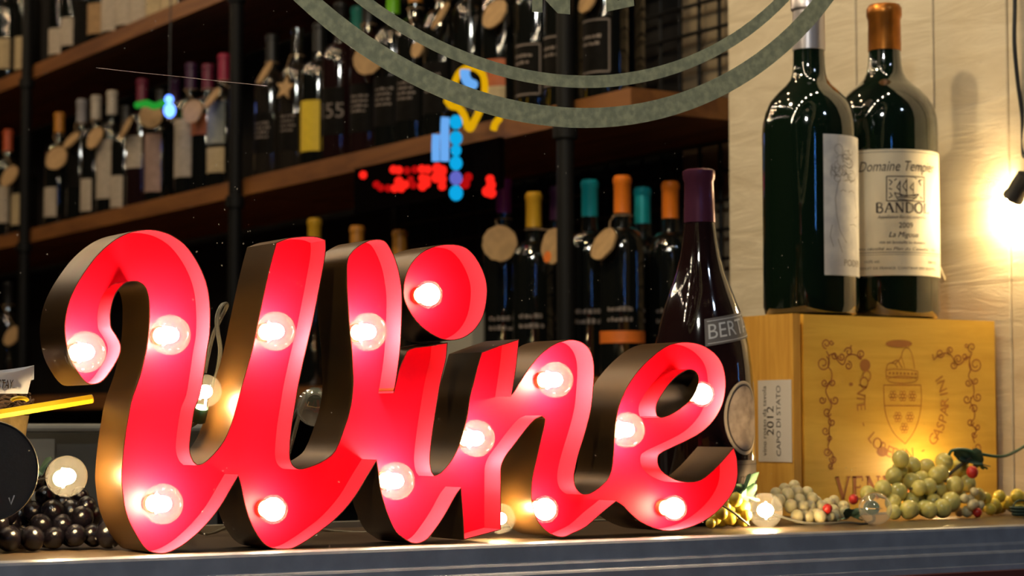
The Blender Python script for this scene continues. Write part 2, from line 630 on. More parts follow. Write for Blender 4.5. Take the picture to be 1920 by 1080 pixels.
M_silver = pbr('silver foil capsule', (0.60, 0.56, 0.58), 0.32, metal=0.75)
M_copper = pbr('copper foil capsule', (0.44, 0.15, 0.02), 0.32, metal=0.75, noise=(40, 0.6))
M_plumfoil = pbr('plum foil capsule', (0.13, 0.035, 0.075), 0.25, metal=0.5)
M_grapew = pbr('green grape skin', (0.70, 0.62, 0.20), 0.22, sss=0.5, noise=(60, 0.35), col2=(0.52, 0.44, 0.12))
M_grapep = pbr('pale grape skin', (0.74, 0.64, 0.36), 0.36, sss=0.5, noise=(60, 0.3))
M_grapey = pbr('yellow grape skin', (0.66, 0.52, 0.07), 0.34, sss=0.35, noise=(60, 0.3))
M_graper = pbr('red berry skin', (0.55, 0.03, 0.02), 0.3, sss=0.2)
M_grapek = pbr('black grape skin', (0.004, 0.003, 0.005), 0.20, bump=(220, 0.1))
M_leaf = pbr('cloth leaf', (0.10, 0.19, 0.11), 0.7, noise=(60, 0.5))
M_leafd = pbr('dark cloth leaf', (0.03, 0.07, 0.05), 0.7, noise=(60, 0.5))
M_stem = pbr('grape stem', (0.06, 0.05, 0.03), 0.7)
M_cord = pbr('grey flex', (0.12, 0.11, 0.085), 0.4)
M_black = pbr('black plastic', (0.010, 0.011, 0.014), 0.45)
M_blackw = pbr('black board face', (0.012, 0.013, 0.018), 0.6, noise=(300, 0.4), bump=(400, 0.1))
M_pencil = pbr('yellow pencil lacquer', (0.95, 0.60, 0.02), 0.35)
M_cork = pbr('cork bark', (0.50, 0.36, 0.15), 0.9, noise=(70, 0.6), bump=(60, 0.8))
M_twig = pbr('twig', (0.13, 0.075, 0.04), 0.85)
M_grey = pbr('grey metal', (0.24, 0.24, 0.22), 0.5, noise=(14, 0.4))
M_greyd = pbr('dark grey metal', (0.07, 0.075, 0.075), 0.55, noise=(14, 0.4))

# ------------------------------------------------------------------ the setting
YG = 1.795            # window glass
XW = 2.14             # boarded return wall of the window niche
XF, XB = 2.15, 2.54   # shelf fronts and the wall behind
YW_END = on_x(1366, 400, XW).y
tag(MB().box((-3.0, 1.6, -0.9), (3.0, 10.2, -0.86)).build('floor', M_dark), kind='structure')
tag(MB().box((-3.0, 1.6, 2.6), (3.0, 10.2, 2.64)).build('ceiling', M_dark), kind='structure')
tag(MB().box((-3.0, 10.0, -0.86), (3.0, 10.05, 2.6)).build('wall_back', M_dark), kind='structure')
tag(MB().box((-3.05, 1.6, -0.86), (-3.0, 10.0, 2.6)).build('wall_left', M_dark), kind='structure')
wrt = empty('wall_right', (XB, 6, 0), kind='structure')
MB().box((XB + 0.03, 2.76, -0.86), (XB + 0.08, 3.42, 2.6)).build('plaster', M_backwall, wrt, (XB, 6, 0))
MB().box((XB + 0.03, 3.42, -0.86), (XB + 0.08, 10.0, 2.6)).build('unlit_panel', M_dark, wrt, (XB, 6, 0))  # wall beyond the grid's light, its shade put in as dark colour

# boarded return wall: each board a piece, joints open
wr = empty('wall_niche', (XW, 2.4, 0), kind='structure')
edges = [YG + 0.03, on_x(1893, 400, XW).y, on_x(1751, 200, XW).y, on_x(1606, 200, XW).y, on_x(1497, 200, XW).y, YW_END]
for i in range(5):
    g = 0.0014
    mb = MB()
    y0, y1, t = edges[i] + g, edges[i + 1] - g, 0.018
    c = 0.0016
    prof = [(y0, XW + t), (y0, XW + c), (y0 + c, XW), (y1 - c, XW), (y1, XW + c), (y1, XW + t)]
    v = [(x, y, -0.03) for y, x in prof] + [(x, y, 1.5) for y, x in prof]
    f = [(k, (k + 1) % 6, (k + 1) % 6 + 6, k + 6) for k in range(6)] + [tuple(range(6)), tuple(range(11, 5, -1))]
    mb.add(v, f, 0, False)
    mb.build('board', M_cream, wr, (XW, 2.4, 0))
MB().box((XW + 0.018, YG + 0.03, -0.03), (XW + 0.05, YW_END, 1.5)).build('backing', M_dark, wr, (XW, 2.4, 0))

# window frame rail, stepped mouldings
prof = [(YG + 0.002, -0.004), (YG + 0.002, 0.0), (YG - 0.004, 0.0), (YG - 0.0085, -0.0015), (YG - 0.010, -0.004), (YG - 0.011, -0.019), (YG - 0.0150, -0.0205), (YG - 0.0165, -0.0225),
        (YG - 0.0170, -0.028), (YG - 0.0215, -0.0295), (YG - 0.023, -0.0315), (YG - 0.0235, -0.0435), (YG - 0.030, -0.0445), (YG - 0.031, -0.050), (YG + 0.002, -0.050)]
n = len(prof)
tr = MB()
v = [(-0.6, y, z) for y, z in prof] + [(3.0, y, z) for y, z in prof]
tr.add(v, [(k, (k + 1) % n, (k + 1) % n + n, k + n) for k in range(n)] + [tuple(range(n)), tuple(range(2 * n - 1, n - 1, -1))], 0, False)
tag(tr.build('trim_1', M_frame), kind='structure')
tr = MB().box((-0.6, YG - 0.040, -0.058), (3.0, YG + 0.03, -0.0502)).box((-0.6, YG - 0.028, -0.5), (3.0, YG + 0.03, -0.058))
tag(tr.build('trim_2', M_redwood), kind='structure')
# display ledge behind the frame
tag(MB().box((-0.6, YG + 0.0025, -0.03), (1.36, 2.17, -0.0005)).build('trim_3', M_sill), kind='structure')
tag(MB().box((1.3605, YG + 0.0025, -0.03), (XW - 0.001, 2.56, -0.0005)).build('trim_5', M_sill), kind='structure')
tag(MB().box((-0.6, 2.1705, -0.06), (1.36, 2.19, 0.006)).build('trim_4', M_grey), kind='structure')

# window glass and the vinyl on it
wn = empty('window_1', (1.2, YG, 0), kind='structure')
MB().box((-0.6, YG - 0.0015, 0.0), (3.0, YG + 0.0015, 1.5)).build('glass', M_window, wn, (1.2, YG, 0))


def fit_circle(pix):
    pts = [on_y(x, y, YG - 0.002) for x, y in pix]
    # least squares x^2+z^2 + a x + b z + c = 0
    A = [[p.x, p.z, 1.0] for p in pts]
    B = [-(p.x**2 + p.z**2) for p in pts]
    N = Matrix([[sum(A[k][i] * A[k][j] for k in range(len(A))) for j in range(3)] for i in range(3)])
    q = N.inverted() @ Vector([sum(A[k][i] * B[k] for k in range(len(A))) for i in range(3)])
    cx, cz = -q[0] / 2, -q[1] / 2
    return cx, cz, math.sqrt(max(1e-6, cx * cx + cz * cz - q[2]))


ARCS = [
    ([(551, 0), (660, 95), (742, 147), (835, 185), (1040, 235), (1133, 238), (1267, 217), (1367, 173), (1506, 70), (1558, 0)],
     [(605, 0), (680, 57), (842, 147), (1040, 197), (1133, 201), (1233, 190), (1363, 133), (1477, 58), (1523, 0)]),
    ([(660, 0), (767, 75), (880, 120), (960, 147), (1050, 162), (1133, 167), (1233, 147), (1363, 93)],
     [(697, 0), (780, 50), (905, 105), (960, 128), (1050, 142), (1133, 142), (1233, 123), (1363, 67), (1440, 10)]),
]
c_all = [fit_circle(a) for pr in ARCS for a in pr]
ccx = (c_all[0][0] + c_all[1][0]) / 2
ccz = (c_all[0][1] + c_all[1][1]) / 2


def mean_r(pix, cx, cz):
    ps = [on_y(x, y, YG - 0.002) for x, y in pix]
    return sum(math.hypot(p.x - cx, p.z - cz) for p in ps) / len(ps)


for pr in ARCS:
    ro, ri = mean_r(pr[0], ccx, ccz), mean_r(pr[1], ccx, ccz)
    N = 160
    v, f = [], []
    for k in range(N):
        a = 2 * PI * k / N
        for r in (ro, ri):
            for y in (YG - 0.0019, YG - 0.0016):
                v.append((ccx + r * math.cos(a), y, ccz + r * math.sin(a)))
    for k in range(N):
        o, q = 4 * k, 4 * ((k + 1) % N)
        f += [(o, q, q + 2, o + 2), (o + 1, o + 3, q + 3, q + 1), (o, o + 1, q + 1, q), (o + 2, q + 2, q + 3, o + 3)]
    ring = MB().add(v, f, 0, False).build('decal_ring', M_decal, wn, (1.2, YG, 0))
    ring['label'] = 'sage green vinyl ring stuck on the glass'


def glass_poly(name, pix):
    P = [on_y(x, y, YG - 0.0018) for x, y in pix]
    o = MB().prism([(p.x, p.z) for p in P], YG - 0.0019, YG - 0.0016).build(name, M_decal, wn, (1.2, YG, 0))
    o['label'] = 'foot of a sage vinyl letter stuck on the glass'


glass_poly('decal_letter', [(998, 22), (1017, 23), (1017, -6), (1046, 25), (1069, 27), (1069, -70), (1050, -70), (1050, -8), (1021, -70), (998, -70)])
glass_poly('decal_letter', [(1137, 22), (1189, 11), (1188, -4), (1158, 1), (1157, -22), (1180, -25), (1180, -38), (1157, -35), (1156, -56), (1186, -60), (1186, -74), (1136, -68)])
# a fine scratch on the pane
sp = [on_y(x, y, YG + 0.0017) for x, y in [(180, 127), (250, 135), (330, 143), (410, 152), (500, 161)]]
MB().tube(sp, 0.00016, 5).build('scratch', pbr('pane scratch', (0.5, 0.4, 0.42), 0.5), wn, (1.2, YG, 0))

# ------------------------------------------------------------------ the marquee sign "Wine"
YS, DEPTH, RECESS = 1.820, 0.066, 0.031
WINE = [(163.7, 717), (146, 695.5), (131, 666), (123.7, 633), (123, 604), (131, 565), (149, 527), (178.5, 485), (202, 461.5), (226, 445), (249.6, 435.4), (273, 432), (297, 433.6), (321, 442),
        (344.5, 458.5), (365, 485), (381.5, 518), (390, 550), (393, 586), (392, 627), (387, 657), (381.5, 695.6), (374, 740), (364.6, 764), (359, 795), (355, 827), (355, 848), (361, 865), (369, 872.6), (380, 871), (399, 855),
        (421, 827), (437, 789), (446, 755), (456, 720), (474.7, 653), (485.4, 601), (497.6, 543), (508, 497), (519, 456), (542, 447.7), (569.4, 444.7), (594, 445.3), (609, 450.8), (609.8, 463.6), (607.6, 485),
        (601.5, 518.6), (594, 558), (584.7, 604), (575.5, 644), (565, 690), (557, 729), (553.5, 751.5), (545.6, 802), (542.4, 839.6), (542.8, 860), (548.7, 874), (561, 880.5), (582, 876), (610, 863), (629, 846),
        (648, 799), (659, 761), (663.5, 720), (662.5, 690), (661, 659), (656.5, 613), (652.5, 552), (651.3, 506.4), (653.4, 485), (664, 469.7), (681, 457.5), (697.7, 450.8), (719, 452), (731, 466.7), (743.6, 497),
        (750, 527.8), (752.5, 552), (752.5, 582.8), (750, 644), (745, 689.7), (737.5, 737), (742, 723), (749, 694), (757, 674), (768, 656), (803, 650), (838, 644), (835, 674), (826, 711), (820, 745), (811.5, 798.7),
        (807, 833), (805, 861.6), (808, 884), (814, 893), (826, 888), (844.6, 868), (860, 839.6), (871, 805), (877.6, 776.6), (882, 745), (889, 718), (896.7, 686.7), (904, 661.7), (938, 649), (971.7, 638), (967, 685), (958, 743.6),
        (967, 731), (978, 713), (992, 692), (1013, 666.7), (1040, 646.7), (1063, 639), (1080, 639), (1096.7, 646.7), (1108, 663), (1113, 688), (1111, 733), (1106.7, 769), (1095.5, 813), (1084.4, 849), (1076, 886), (1076.4, 906.7), (1084.4, 922), (1098, 928),
        (1115.5, 921), (1138, 902), (1146.7, 884), (1151, 853), (1153, 818), (1155.5, 791), (1162, 760), (1178, 724), (1200, 693), (1226.7, 666.7), (1249, 651), (1271, 643.6), (1293, 643), (1315.6, 648), (1338, 662),
        (1353, 682), (1359, 706.7), (1359, 733), (1353, 760), (1338, 786.7), (1315.6, 809), (1284, 826.7), (1260, 838), (1235.5, 851), (1232, 862), (1236, 878), (1249, 891), (1271, 902), (1293, 905), (1315.6, 900), (1338, 882),
        (1355.6, 864), (1375.6, 841), (1381, 862), (1381, 900), (1369, 929), (1346.7, 955.6), (1320, 975.6), (1293, 987.6), (1262, 994), (1235.5, 992), (1204, 979), (1182, 962), (1169, 948), (1155, 939), (1124, 964), (1098, 986.7), (1071, 1000),
        (1056, 1006), (1040, 1003), (1024, 994), (1008, 975), (999, 946.6), (997, 924.6), (999, 896), (1006.7, 861.6), (1014.6, 827), (1022, 795.5), (1023, 784.5), (1016, 779), (1002, 786), (980, 811), (961, 836.5), (947, 855),
        (939, 874), (938, 896), (938, 940), (938, 992), (871, 1010.5), (869, 972), (866.6, 938), (864.7, 913.6), (854, 927.7), (835, 962), (816, 990.7), (800.5, 1009.6), (785, 1017.5), (772, 1016.8), (759.6, 1009.6), (744, 997),
        (731, 972), (722, 946.6), (714, 915), (710, 883.7), (706.5, 861.6), (687, 893), (663.6, 932), (632, 968.7), (600.7, 994), (569, 1016), (547, 1027), (525, 1028.5), (506, 1025), (490.5, 1012.7), (474.8, 987.5), (463.7, 959),
        (457.5, 934), (452.7, 909), (447, 890), (430.7, 918), (411.8, 949.8), (389.8, 978), (361.4, 1006.4), (336, 1025), (311, 1035.7), (292, 1035.7), (276.5, 1030), (260.7, 1009.6), (245, 981), (235.5, 953), (230.8, 921),
        (229, 896), (230.8, 864.8), (234, 833), (239, 798.7), (247, 754.6), (255.6, 728), (264.4, 703), (272, 672), (278, 639), (281, 604), (281, 568), (278, 549), (272, 535.6), (261.5, 528), (249.6, 526), (235, 530), (220, 544), (211, 562),
        (206, 586), (206, 604), (208, 615.6), (217, 630), (224.4, 645), (225, 657), (220, 672), (208, 692.6), (193, 712), (178.5, 719)]
EYE = [(1229, 769), (1231, 755.6), (1244, 733), (1262, 711), (1280, 697), (1295.6, 692), (1306.7, 698), (1311, 709), (1309, 724), (1298, 746.7), (1280, 764), (1258, 778), (1240, 783.6), (1231, 780)]
DOT = [(757, 549), (766, 506), (789.4, 476), (820, 462), (850.5, 459.6), (875, 466.7), (896, 491), (910, 524.7), (912, 552), (905.5, 589), (890, 616), (869, 631.6), (844, 637), (820, 631), (789.4, 610), (767, 580)]


def plane2d(pix, Y):
    out = []
    for x, y in pix:
        p = on_y(x, y, Y)
        out.append((p.x, p.z))
    return out


def offset2d(P, d):
    n = len(P)
    out = []
    for i in range(n):
        a, b, c = Vector(P[i - 1]), Vector(P[i]), Vector(P[(i + 1) % n])
        t1, t2 = (b - a).normalized(), (c - b).normalized()
        n1, n2 = Vector((t1.y, -t1.x)), Vector((t2.y, -t2.x))
        m = (n1 + n2)
        if m.length < 0.3:
            m = n1
            k = 1.0
        else:
            m = m.normalized()
            k = min(2.0, 1.0 / max(0.35, m.dot(n1)))
        out.append(tuple(b + m * d * k))
    return out


def area2(P):
    return sum(P[i - 1][0] * P[i][1] - P[i][0] * P[i - 1][1] for i in range(len(P))) / 2


SX0 = on_y(300, 1035, YS)
SHIFT = 0.0004 - min(p[1] for p in plane2d(WINE, YS))
sign = empty('marquee_sign', (SX0.x, YS, 0), 'red script marquee sign spelling Wine in lit globe bulbs, bronze sides, on the window ledge', 'sign')
SO = (SX0.x, YS, 0)


def band(loops, name):
    """sheet-metal side wall: red inside, bronze outside, open front."""
    mb = MB()
    for L, outward in loops:
        C = [tuple(p) for p in catmull([Vector(q) for q in L], 3)]
        sgn = 1 if area2(C) > 0 else -1
        th = 0.0009 * sgn * outward
        O = offset2d(C, th)
        n = len(C)
        v = []
        for x, z in C:
            v += [(x, YS, z), (x, YS + RECESS + 0.002, z), (x, YS + DEPTH, z)]
        o1 = len(v)
        for x, z in O:
            v += [(x, YS, z), (x, YS + DEPTH, z)]
        f_red, f_br, f_rim = [], [], []
        for i in range(n):
            j = (i + 1) % n
            f_red.append((3 * i, 3 * j, 3 * j + 1, 3 * i + 1))
            f_br.append((3 * i + 1, 3 * j + 1, 3 * j + 2, 3 * i + 2))
            f_br.append((o1 + 2 * i, o1 + 2 * i + 1, o1 + 2 * j + 1, o1 + 2 * j))
            f_rim.append((3 * i, o1 + 2 * i, o1 + 2 * j, 3 * j))
            f_br.append((3 * i + 2, 3 * j + 2, o1 + 2 * j + 1, o1 + 2 * i + 1))
        o = len(mb.v)
        mb.add(v, f_red, 0)
        for fs, mt in ((f_br, 1), (f_rim, 2)):
            for q in fs:
                mb.f.append(tuple(i + o for i in q))
                mb.m.append(mt)
                mb.s.append(True)
    return mb.build(name, [M_redwall_lit, M_bronze, M_rim], sign, SO)


def shifted(pix):
    return [(x, z + SHIFT * 0) for x, z in plane2d(pix, YS)]


W2, E2, D2 = shifted(WINE), shifted(EYE), shifted(DOT)
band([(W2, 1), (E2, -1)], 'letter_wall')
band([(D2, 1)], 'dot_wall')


def panel(name, loops):
    Ls = []
    for L, s in loops:
        C = [tuple(p) for p in catmull([Vector(q) for q in L], 3)]
        Ls.append(offset2d(C, (0.0002 if area2(C) > 0 else -0.0002) * s))
    mb = MB().prism(Ls[0], YS + RECESS, YS + RECESS + 0.0015, holes=Ls[1:])
    return mb.build(name, M_red, sign, SO)


panel('letter_face', [(W2, -1), (E2, 1)])
panel('dot_face', [(D2, -1)])

# bulbs: clear globes with a burning core; a few smaller frosted ones that burn white all over
MBULB = {}


def globe_meshes(big):
    r = 0.0192 if big else 0.0143
    # profile along local z (towards the viewer): neck, then globe; z=0 is the globe's centre
    neck = 0.0075
    th0 = math.asin(neck / r)
    prof = [(neck, -r * 1.22), (neck, -r * math.cos(th0) - 0.0012)]
    prof += [(r * math.sin(t), -r * math.cos(t)) for t in [th0 + (PI - th0) * k / 14 for k in range(15)]]
    prof[-1] = (1e-4, r)
    g = MB().lathe(prof, 32, cap=False)
    s = MB().lathe([(0.0088, -r * 2.05), (0.0088, -r * 1.30), (0.0080, -r * 1.14), (0.0040, -r * 1.14)], 20)
    fl = MB()
    if big:
        fl.sphere((0, 0, -0.001), 0.0080, 16, 10, 0, (1.1, 0.95, 1.0))
        fl.tube([(0, -0.0085, -0.016), (0, -0.006, -0.006), (0, 0, 0.001), (0, 0.006, -0.006), (0, 0.0085, -0.016)], 0.0011, 6)
    else:
        fl.sphere((0, 0, 0.0), r * 0.80, 18, 12)
    return g, s, fl


def add_bulb(px, py, big, parent, porg, lit=True, Y=None, Mrot=None, sockmat=None, fil=None):
    key = (big, lit, sockmat.name if sockmat else '', fil.name if fil else '')
    if key not in MBULB:
        g, s, fl = globe_meshes(big)
        rot = Matrix.Rotation(PI / 2, 4, 'X')      # local z -> -y
        ms = []
        for mb, nm, mt in ((g, 'bulb', M_globe if lit else M_globe_off), (s, 'socket', sockmat or M_brass), (fl, 'filament', (fil or (M_fil if big else M_hot)) if lit else M_brass)):
            mb.v = [rot @ p for p in mb.v]
            if nm == 'filament' and not lit:
                mb = MB().tube([rot @ Vector(q) for q in [(-0.006, 0, -0.016), (-0.008, 0, -0.002), (0, 0, 0.002), (0.008, 0, -0.002), (0.006, 0, -0.016)]], 0.0005, 5)
            o = mb.build(nm, mt)
            ms.append(o.data)
            COL.objects.unlink(o)
            bpy.data.objects.remove(o)
        MBULB[key] = ms
    p = on_y(px, py, Y if Y else YS + 0.001)
    b = inst('bulb', MBULB[key][0], p - Vector(porg), parent)
    if Mrot is not None:
        b.rotation_euler = Mrot
    inst('socket', MBULB[key][1], (0, 0, 0), b)
    inst('filament', MBULB[key][2], (0, 0, 0), b)
    return b, p


for px, py, big in [(160, 660, 1), (319, 628, 1), (517, 621, 1), (690, 622, 1), (804, 552, 0), (305, 945, 1), (512, 955, 0), (742, 902, 1), (893, 822, 1), (1041, 712, 1), (1022, 955, 0), (1176, 806, 1), (1316, 739, 0), (1264, 953, 0)]:
    add_bulb(px, py, bool(big), sign, SO, True, YS + (0.003 if big else 0.008))

# ------------------------------------------------------------------ shelving along the shop wall
Z_MID = on_x(1190, 162, XF).z
Z_UP = on_x(60, 123, XF).z
Z_LOW = 0.205
ZL = {'low': Z_LOW, 'mid': Z_MID, 'up': Z_UP}
POSTS = [on_x(1075, 400, XF).y, on_x(455, 200, XF).y, on_x(60, 200, XF).y, 7.9]
Y_END = on_x(1190, 162, XF).y
unit = empty('pipe_shelving', (XF, 4.5, 0), 'long walnut and black pipe shelving along the shop wall behind the sign', 'shelving')
UO = (XF, 4.5, 0)
for z in (Z_LOW, Z_MID, Z_UP):
    ys = [Y_END] + POSTS[1:]
    for a, b in zip(ys[:-1], ys[1:]):
        MB().box((XF, a + 0.012, z - 0.042), (XB - 0.012, b - 0.012, z)).build('shelf_board', M_shelf, unit, UO)
for y in POSTS:
    p = MB()
    p.lathe([(0.0165, -0.86), (0.0165, 2.2)], 16, 0, Matrix.Translation((XF - 0.018, y, 0)))
    for z in (Z_LOW, Z_MID, Z_UP):
        p.lathe([(0.0175, z - 0.075), (0.0235, z - 0.072), (0.0235, z - 0.045), (0.0175, z - 0.0425)], 16, 0, Matrix.Translation((XF - 0.018, y, 0)))
    po = p.build('post', M_pipe, unit, UO)

# black wire grid on the wall behind the shelf ends
gy0, gy1 = 2.80, 4.6
grid = empty('wire_grid', (XB, 3.4, 0.0), 'black wire grid panel on the wall behind the shelf ends', 'grid')
k = 0
y = gy0
while y < gy1:
    MB().tube([(XB + 0.004, y, 0.0), (XB + 0.004, y, 1.6)], 0.0042, 6).build('upright_wire', M_wire, grid, (XB, 3.4, 0))
    y += 0.066
z = 0.04
while z < 1.5:
    MB().tube([(XB - 0.004, gy0, z), (XB - 0.004, gy1, z)], 0.0040, 6).build('cross_wire', M_wire, grid, (XB, 3.4, 0))
    z += 0.058

# ------------------------------------------------------------------ bottles
def prof_r(prof, z):
    for (r0, z0), (r1, z1) in zip(prof[:-1], prof[1:]):
        if z0 <= z <= z1 and z1 > z0:
            return r0 + (r1 - r0) * (z - z0) / (z1 - z0)
    return prof[-1][0]


def bordeaux(H, r, rn, zs=0.62, zn=0.74):
    """straight-sided bottle: shoulder from zs to zn of the height."""
    P = [(r * 0.82, 0.0), (r * 0.96, 0.003), (r, 0.010), (r, H * zs)]
    for k in range(1, 9):
        t = k / 8
        P.append((r - (r - rn * 1.12) * (1 - math.cos(t * PI / 2)) ** 0.9 if t < 1 else rn * 1.12, H * (zs + (zn - zs) * math.sin(t * PI / 2) ** 0.9)))
    P += [(rn, H * (zn + 0.05)), (rn * 0.98, H * 0.955), (rn * 1.1, H * 0.962), (rn * 1.1, H * 0.985), (rn * 0.95, H * 0.992), (rn * 0.7, H * 0.992)]
    return P


def burgundy(H, r, rn):
    P = [(r * 0.82, 0.0), (r * 0.96, 0.003), (r, 0.010), (r, H * 0.42)]
    for k in range(1, 11):
        t = k / 10
        s = t * t * (3 - 2 * t)
        P.append((r + (rn - r) * s, H * (0.42 + 0.34 * t)))
    P += [(rn * 0.98, H * 0.955), (rn * 1.1, H * 0.962), (rn * 1.1, H * 0.985), (rn * 0.95, H * 0.992), (rn * 0.7, H * 0.992)]
    return P


def patch(prof, phi, wid, z0, z1, off=0.0006, seg=16, mask=None, tilt=0.0):
    """label wrapped on the bottle: centre angle phi, width in radians, heights z0..z1; a thin closed shell."""
    mb = MB()
    nz = 8 if mask else 2
    v, f = [], []
    rows = [z0 + (z1 - z0) * k / nz for k in range(nz + 1)]
    for o in (off, 0.0001):
        for k, z in enumerate(rows):
            for i in range(seg + 1):
                u = i / seg * 2 - 1
                zz = z
                if mask == 'oval':
                    q = k / nz * 2 - 1
                    uu = u * math.sqrt(1 - (q * q) / 2)
                    zz = (z0 + z1) / 2 + (z1 - z0) / 2 * q * math.sqrt(1 - (u * u) / 2)
                    u = uu
                a = phi + u * wid / 2
                zz += tilt * u * wid / 2 * prof_r(prof, zz)
                r = prof_r(prof, zz) + o
                v.append((r * math.cos(a), r * math.sin(a), zz))
    S = seg + 1
    T = S * (nz + 1)
    for k in range(nz):
        for i in range(seg):
            a = k * S + i
            f.append((a, a + 1, a + S + 1, a + S))
            f.append((T + a, T + a + S, T + a + S + 1, T + a + 1))
    ring = [i for i in range(S)] + [k * S + seg for k in range(1, nz + 1)] + [nz * S + i for i in range(seg - 1, -1, -1)] + [k * S for k in range(nz - 1, 0, -1)]
    for a, b in zip(ring, ring[1:] + ring[:1]):
        f.append((a, b, b + T, a + T))
    return mb.add(v, f, 0)


def wrap(prof, phi, v2, zc, off=0.0010, tilt=0.0):
    """2-D print (x to the reader's right, y up) laid on the bottle around angle phi, height zc."""
    out = []
    for x, y in v2:
        xx = x * math.cos(tilt) - y * math.sin(tilt)
        yy = x * math.sin(tilt) + y * math.cos(tilt)
        z = zc + yy
        r = prof_r(prof, z) + off
        a = phi + xx / prof_r(prof, zc)
        out.append((r * math.cos(a), r * math.sin(a), z))
    return out


def bottle(label, loc, prof, H, rn, glass, cap, cap_len, labels=(), group=None, cap_mat=None, seg=24):
    b = empty('wine_bottle', loc, label, 'bottle', group)
    MB().lathe(prof, seg).build('body', glass, b)
    cm = cap_mat or (CAPS[cap] if cap else None)
    if cm:
        c = 0.0010
        z0 = H - cap_len
        P = [(prof_r(prof, z0) + c * 0.4, z0 - 0.0005), (prof_r(prof, z0) + c, z0)]
        for q in prof:
            if q[1] > z0 + 0.004 and q[0] > rn * 0.9:
                P.append((q[0] + c, q[1]))
        P.append((P[-1][0], H - 0.0015))
        P.append((P[-1][0] - 0.0015, H))
        P.append((1e-4, H))
        MB().lathe(P, seg).build('capsule', cm, b)
    for (phi, wid, z0, z1, mat) in labels:
        patch(prof, phi, wid, z0, z1).build('label', mat, b)
    return b


def facing(p):
    """angle from a point back to the photographer."""
    return math.atan2(CAM.y - p[1], CAM.x - p[0])


def scribble(prof, phi, z0, rows, h, wd, seed):
    """broken rows of small print too far to read, as raised dashes."""
    r_ = random.Random(seed)
    mb = MB()
    for k in range(rows):
        x = -wd / 2
        while x < wd / 2:
            L = r_.uniform(0.003, 0.010)
            zz = z0 - k * h * 1.9
            q = [(x, zz), (x + L, zz), (x + L, zz + h * r_.uniform(0.5, 1)), (x, zz + h * r_.uniform(0.5, 1))]
            mb.add(wrap(prof, phi, [(a, b - z0) for a, b in q], z0), [(0, 1, 2, 3)])
            x += L + r_.uniform(0.001, 0.004)
    return mb


X0, X1 = XF + 0.062, XF + 0.175
PHI = PI              # labels look out over the shelf edge

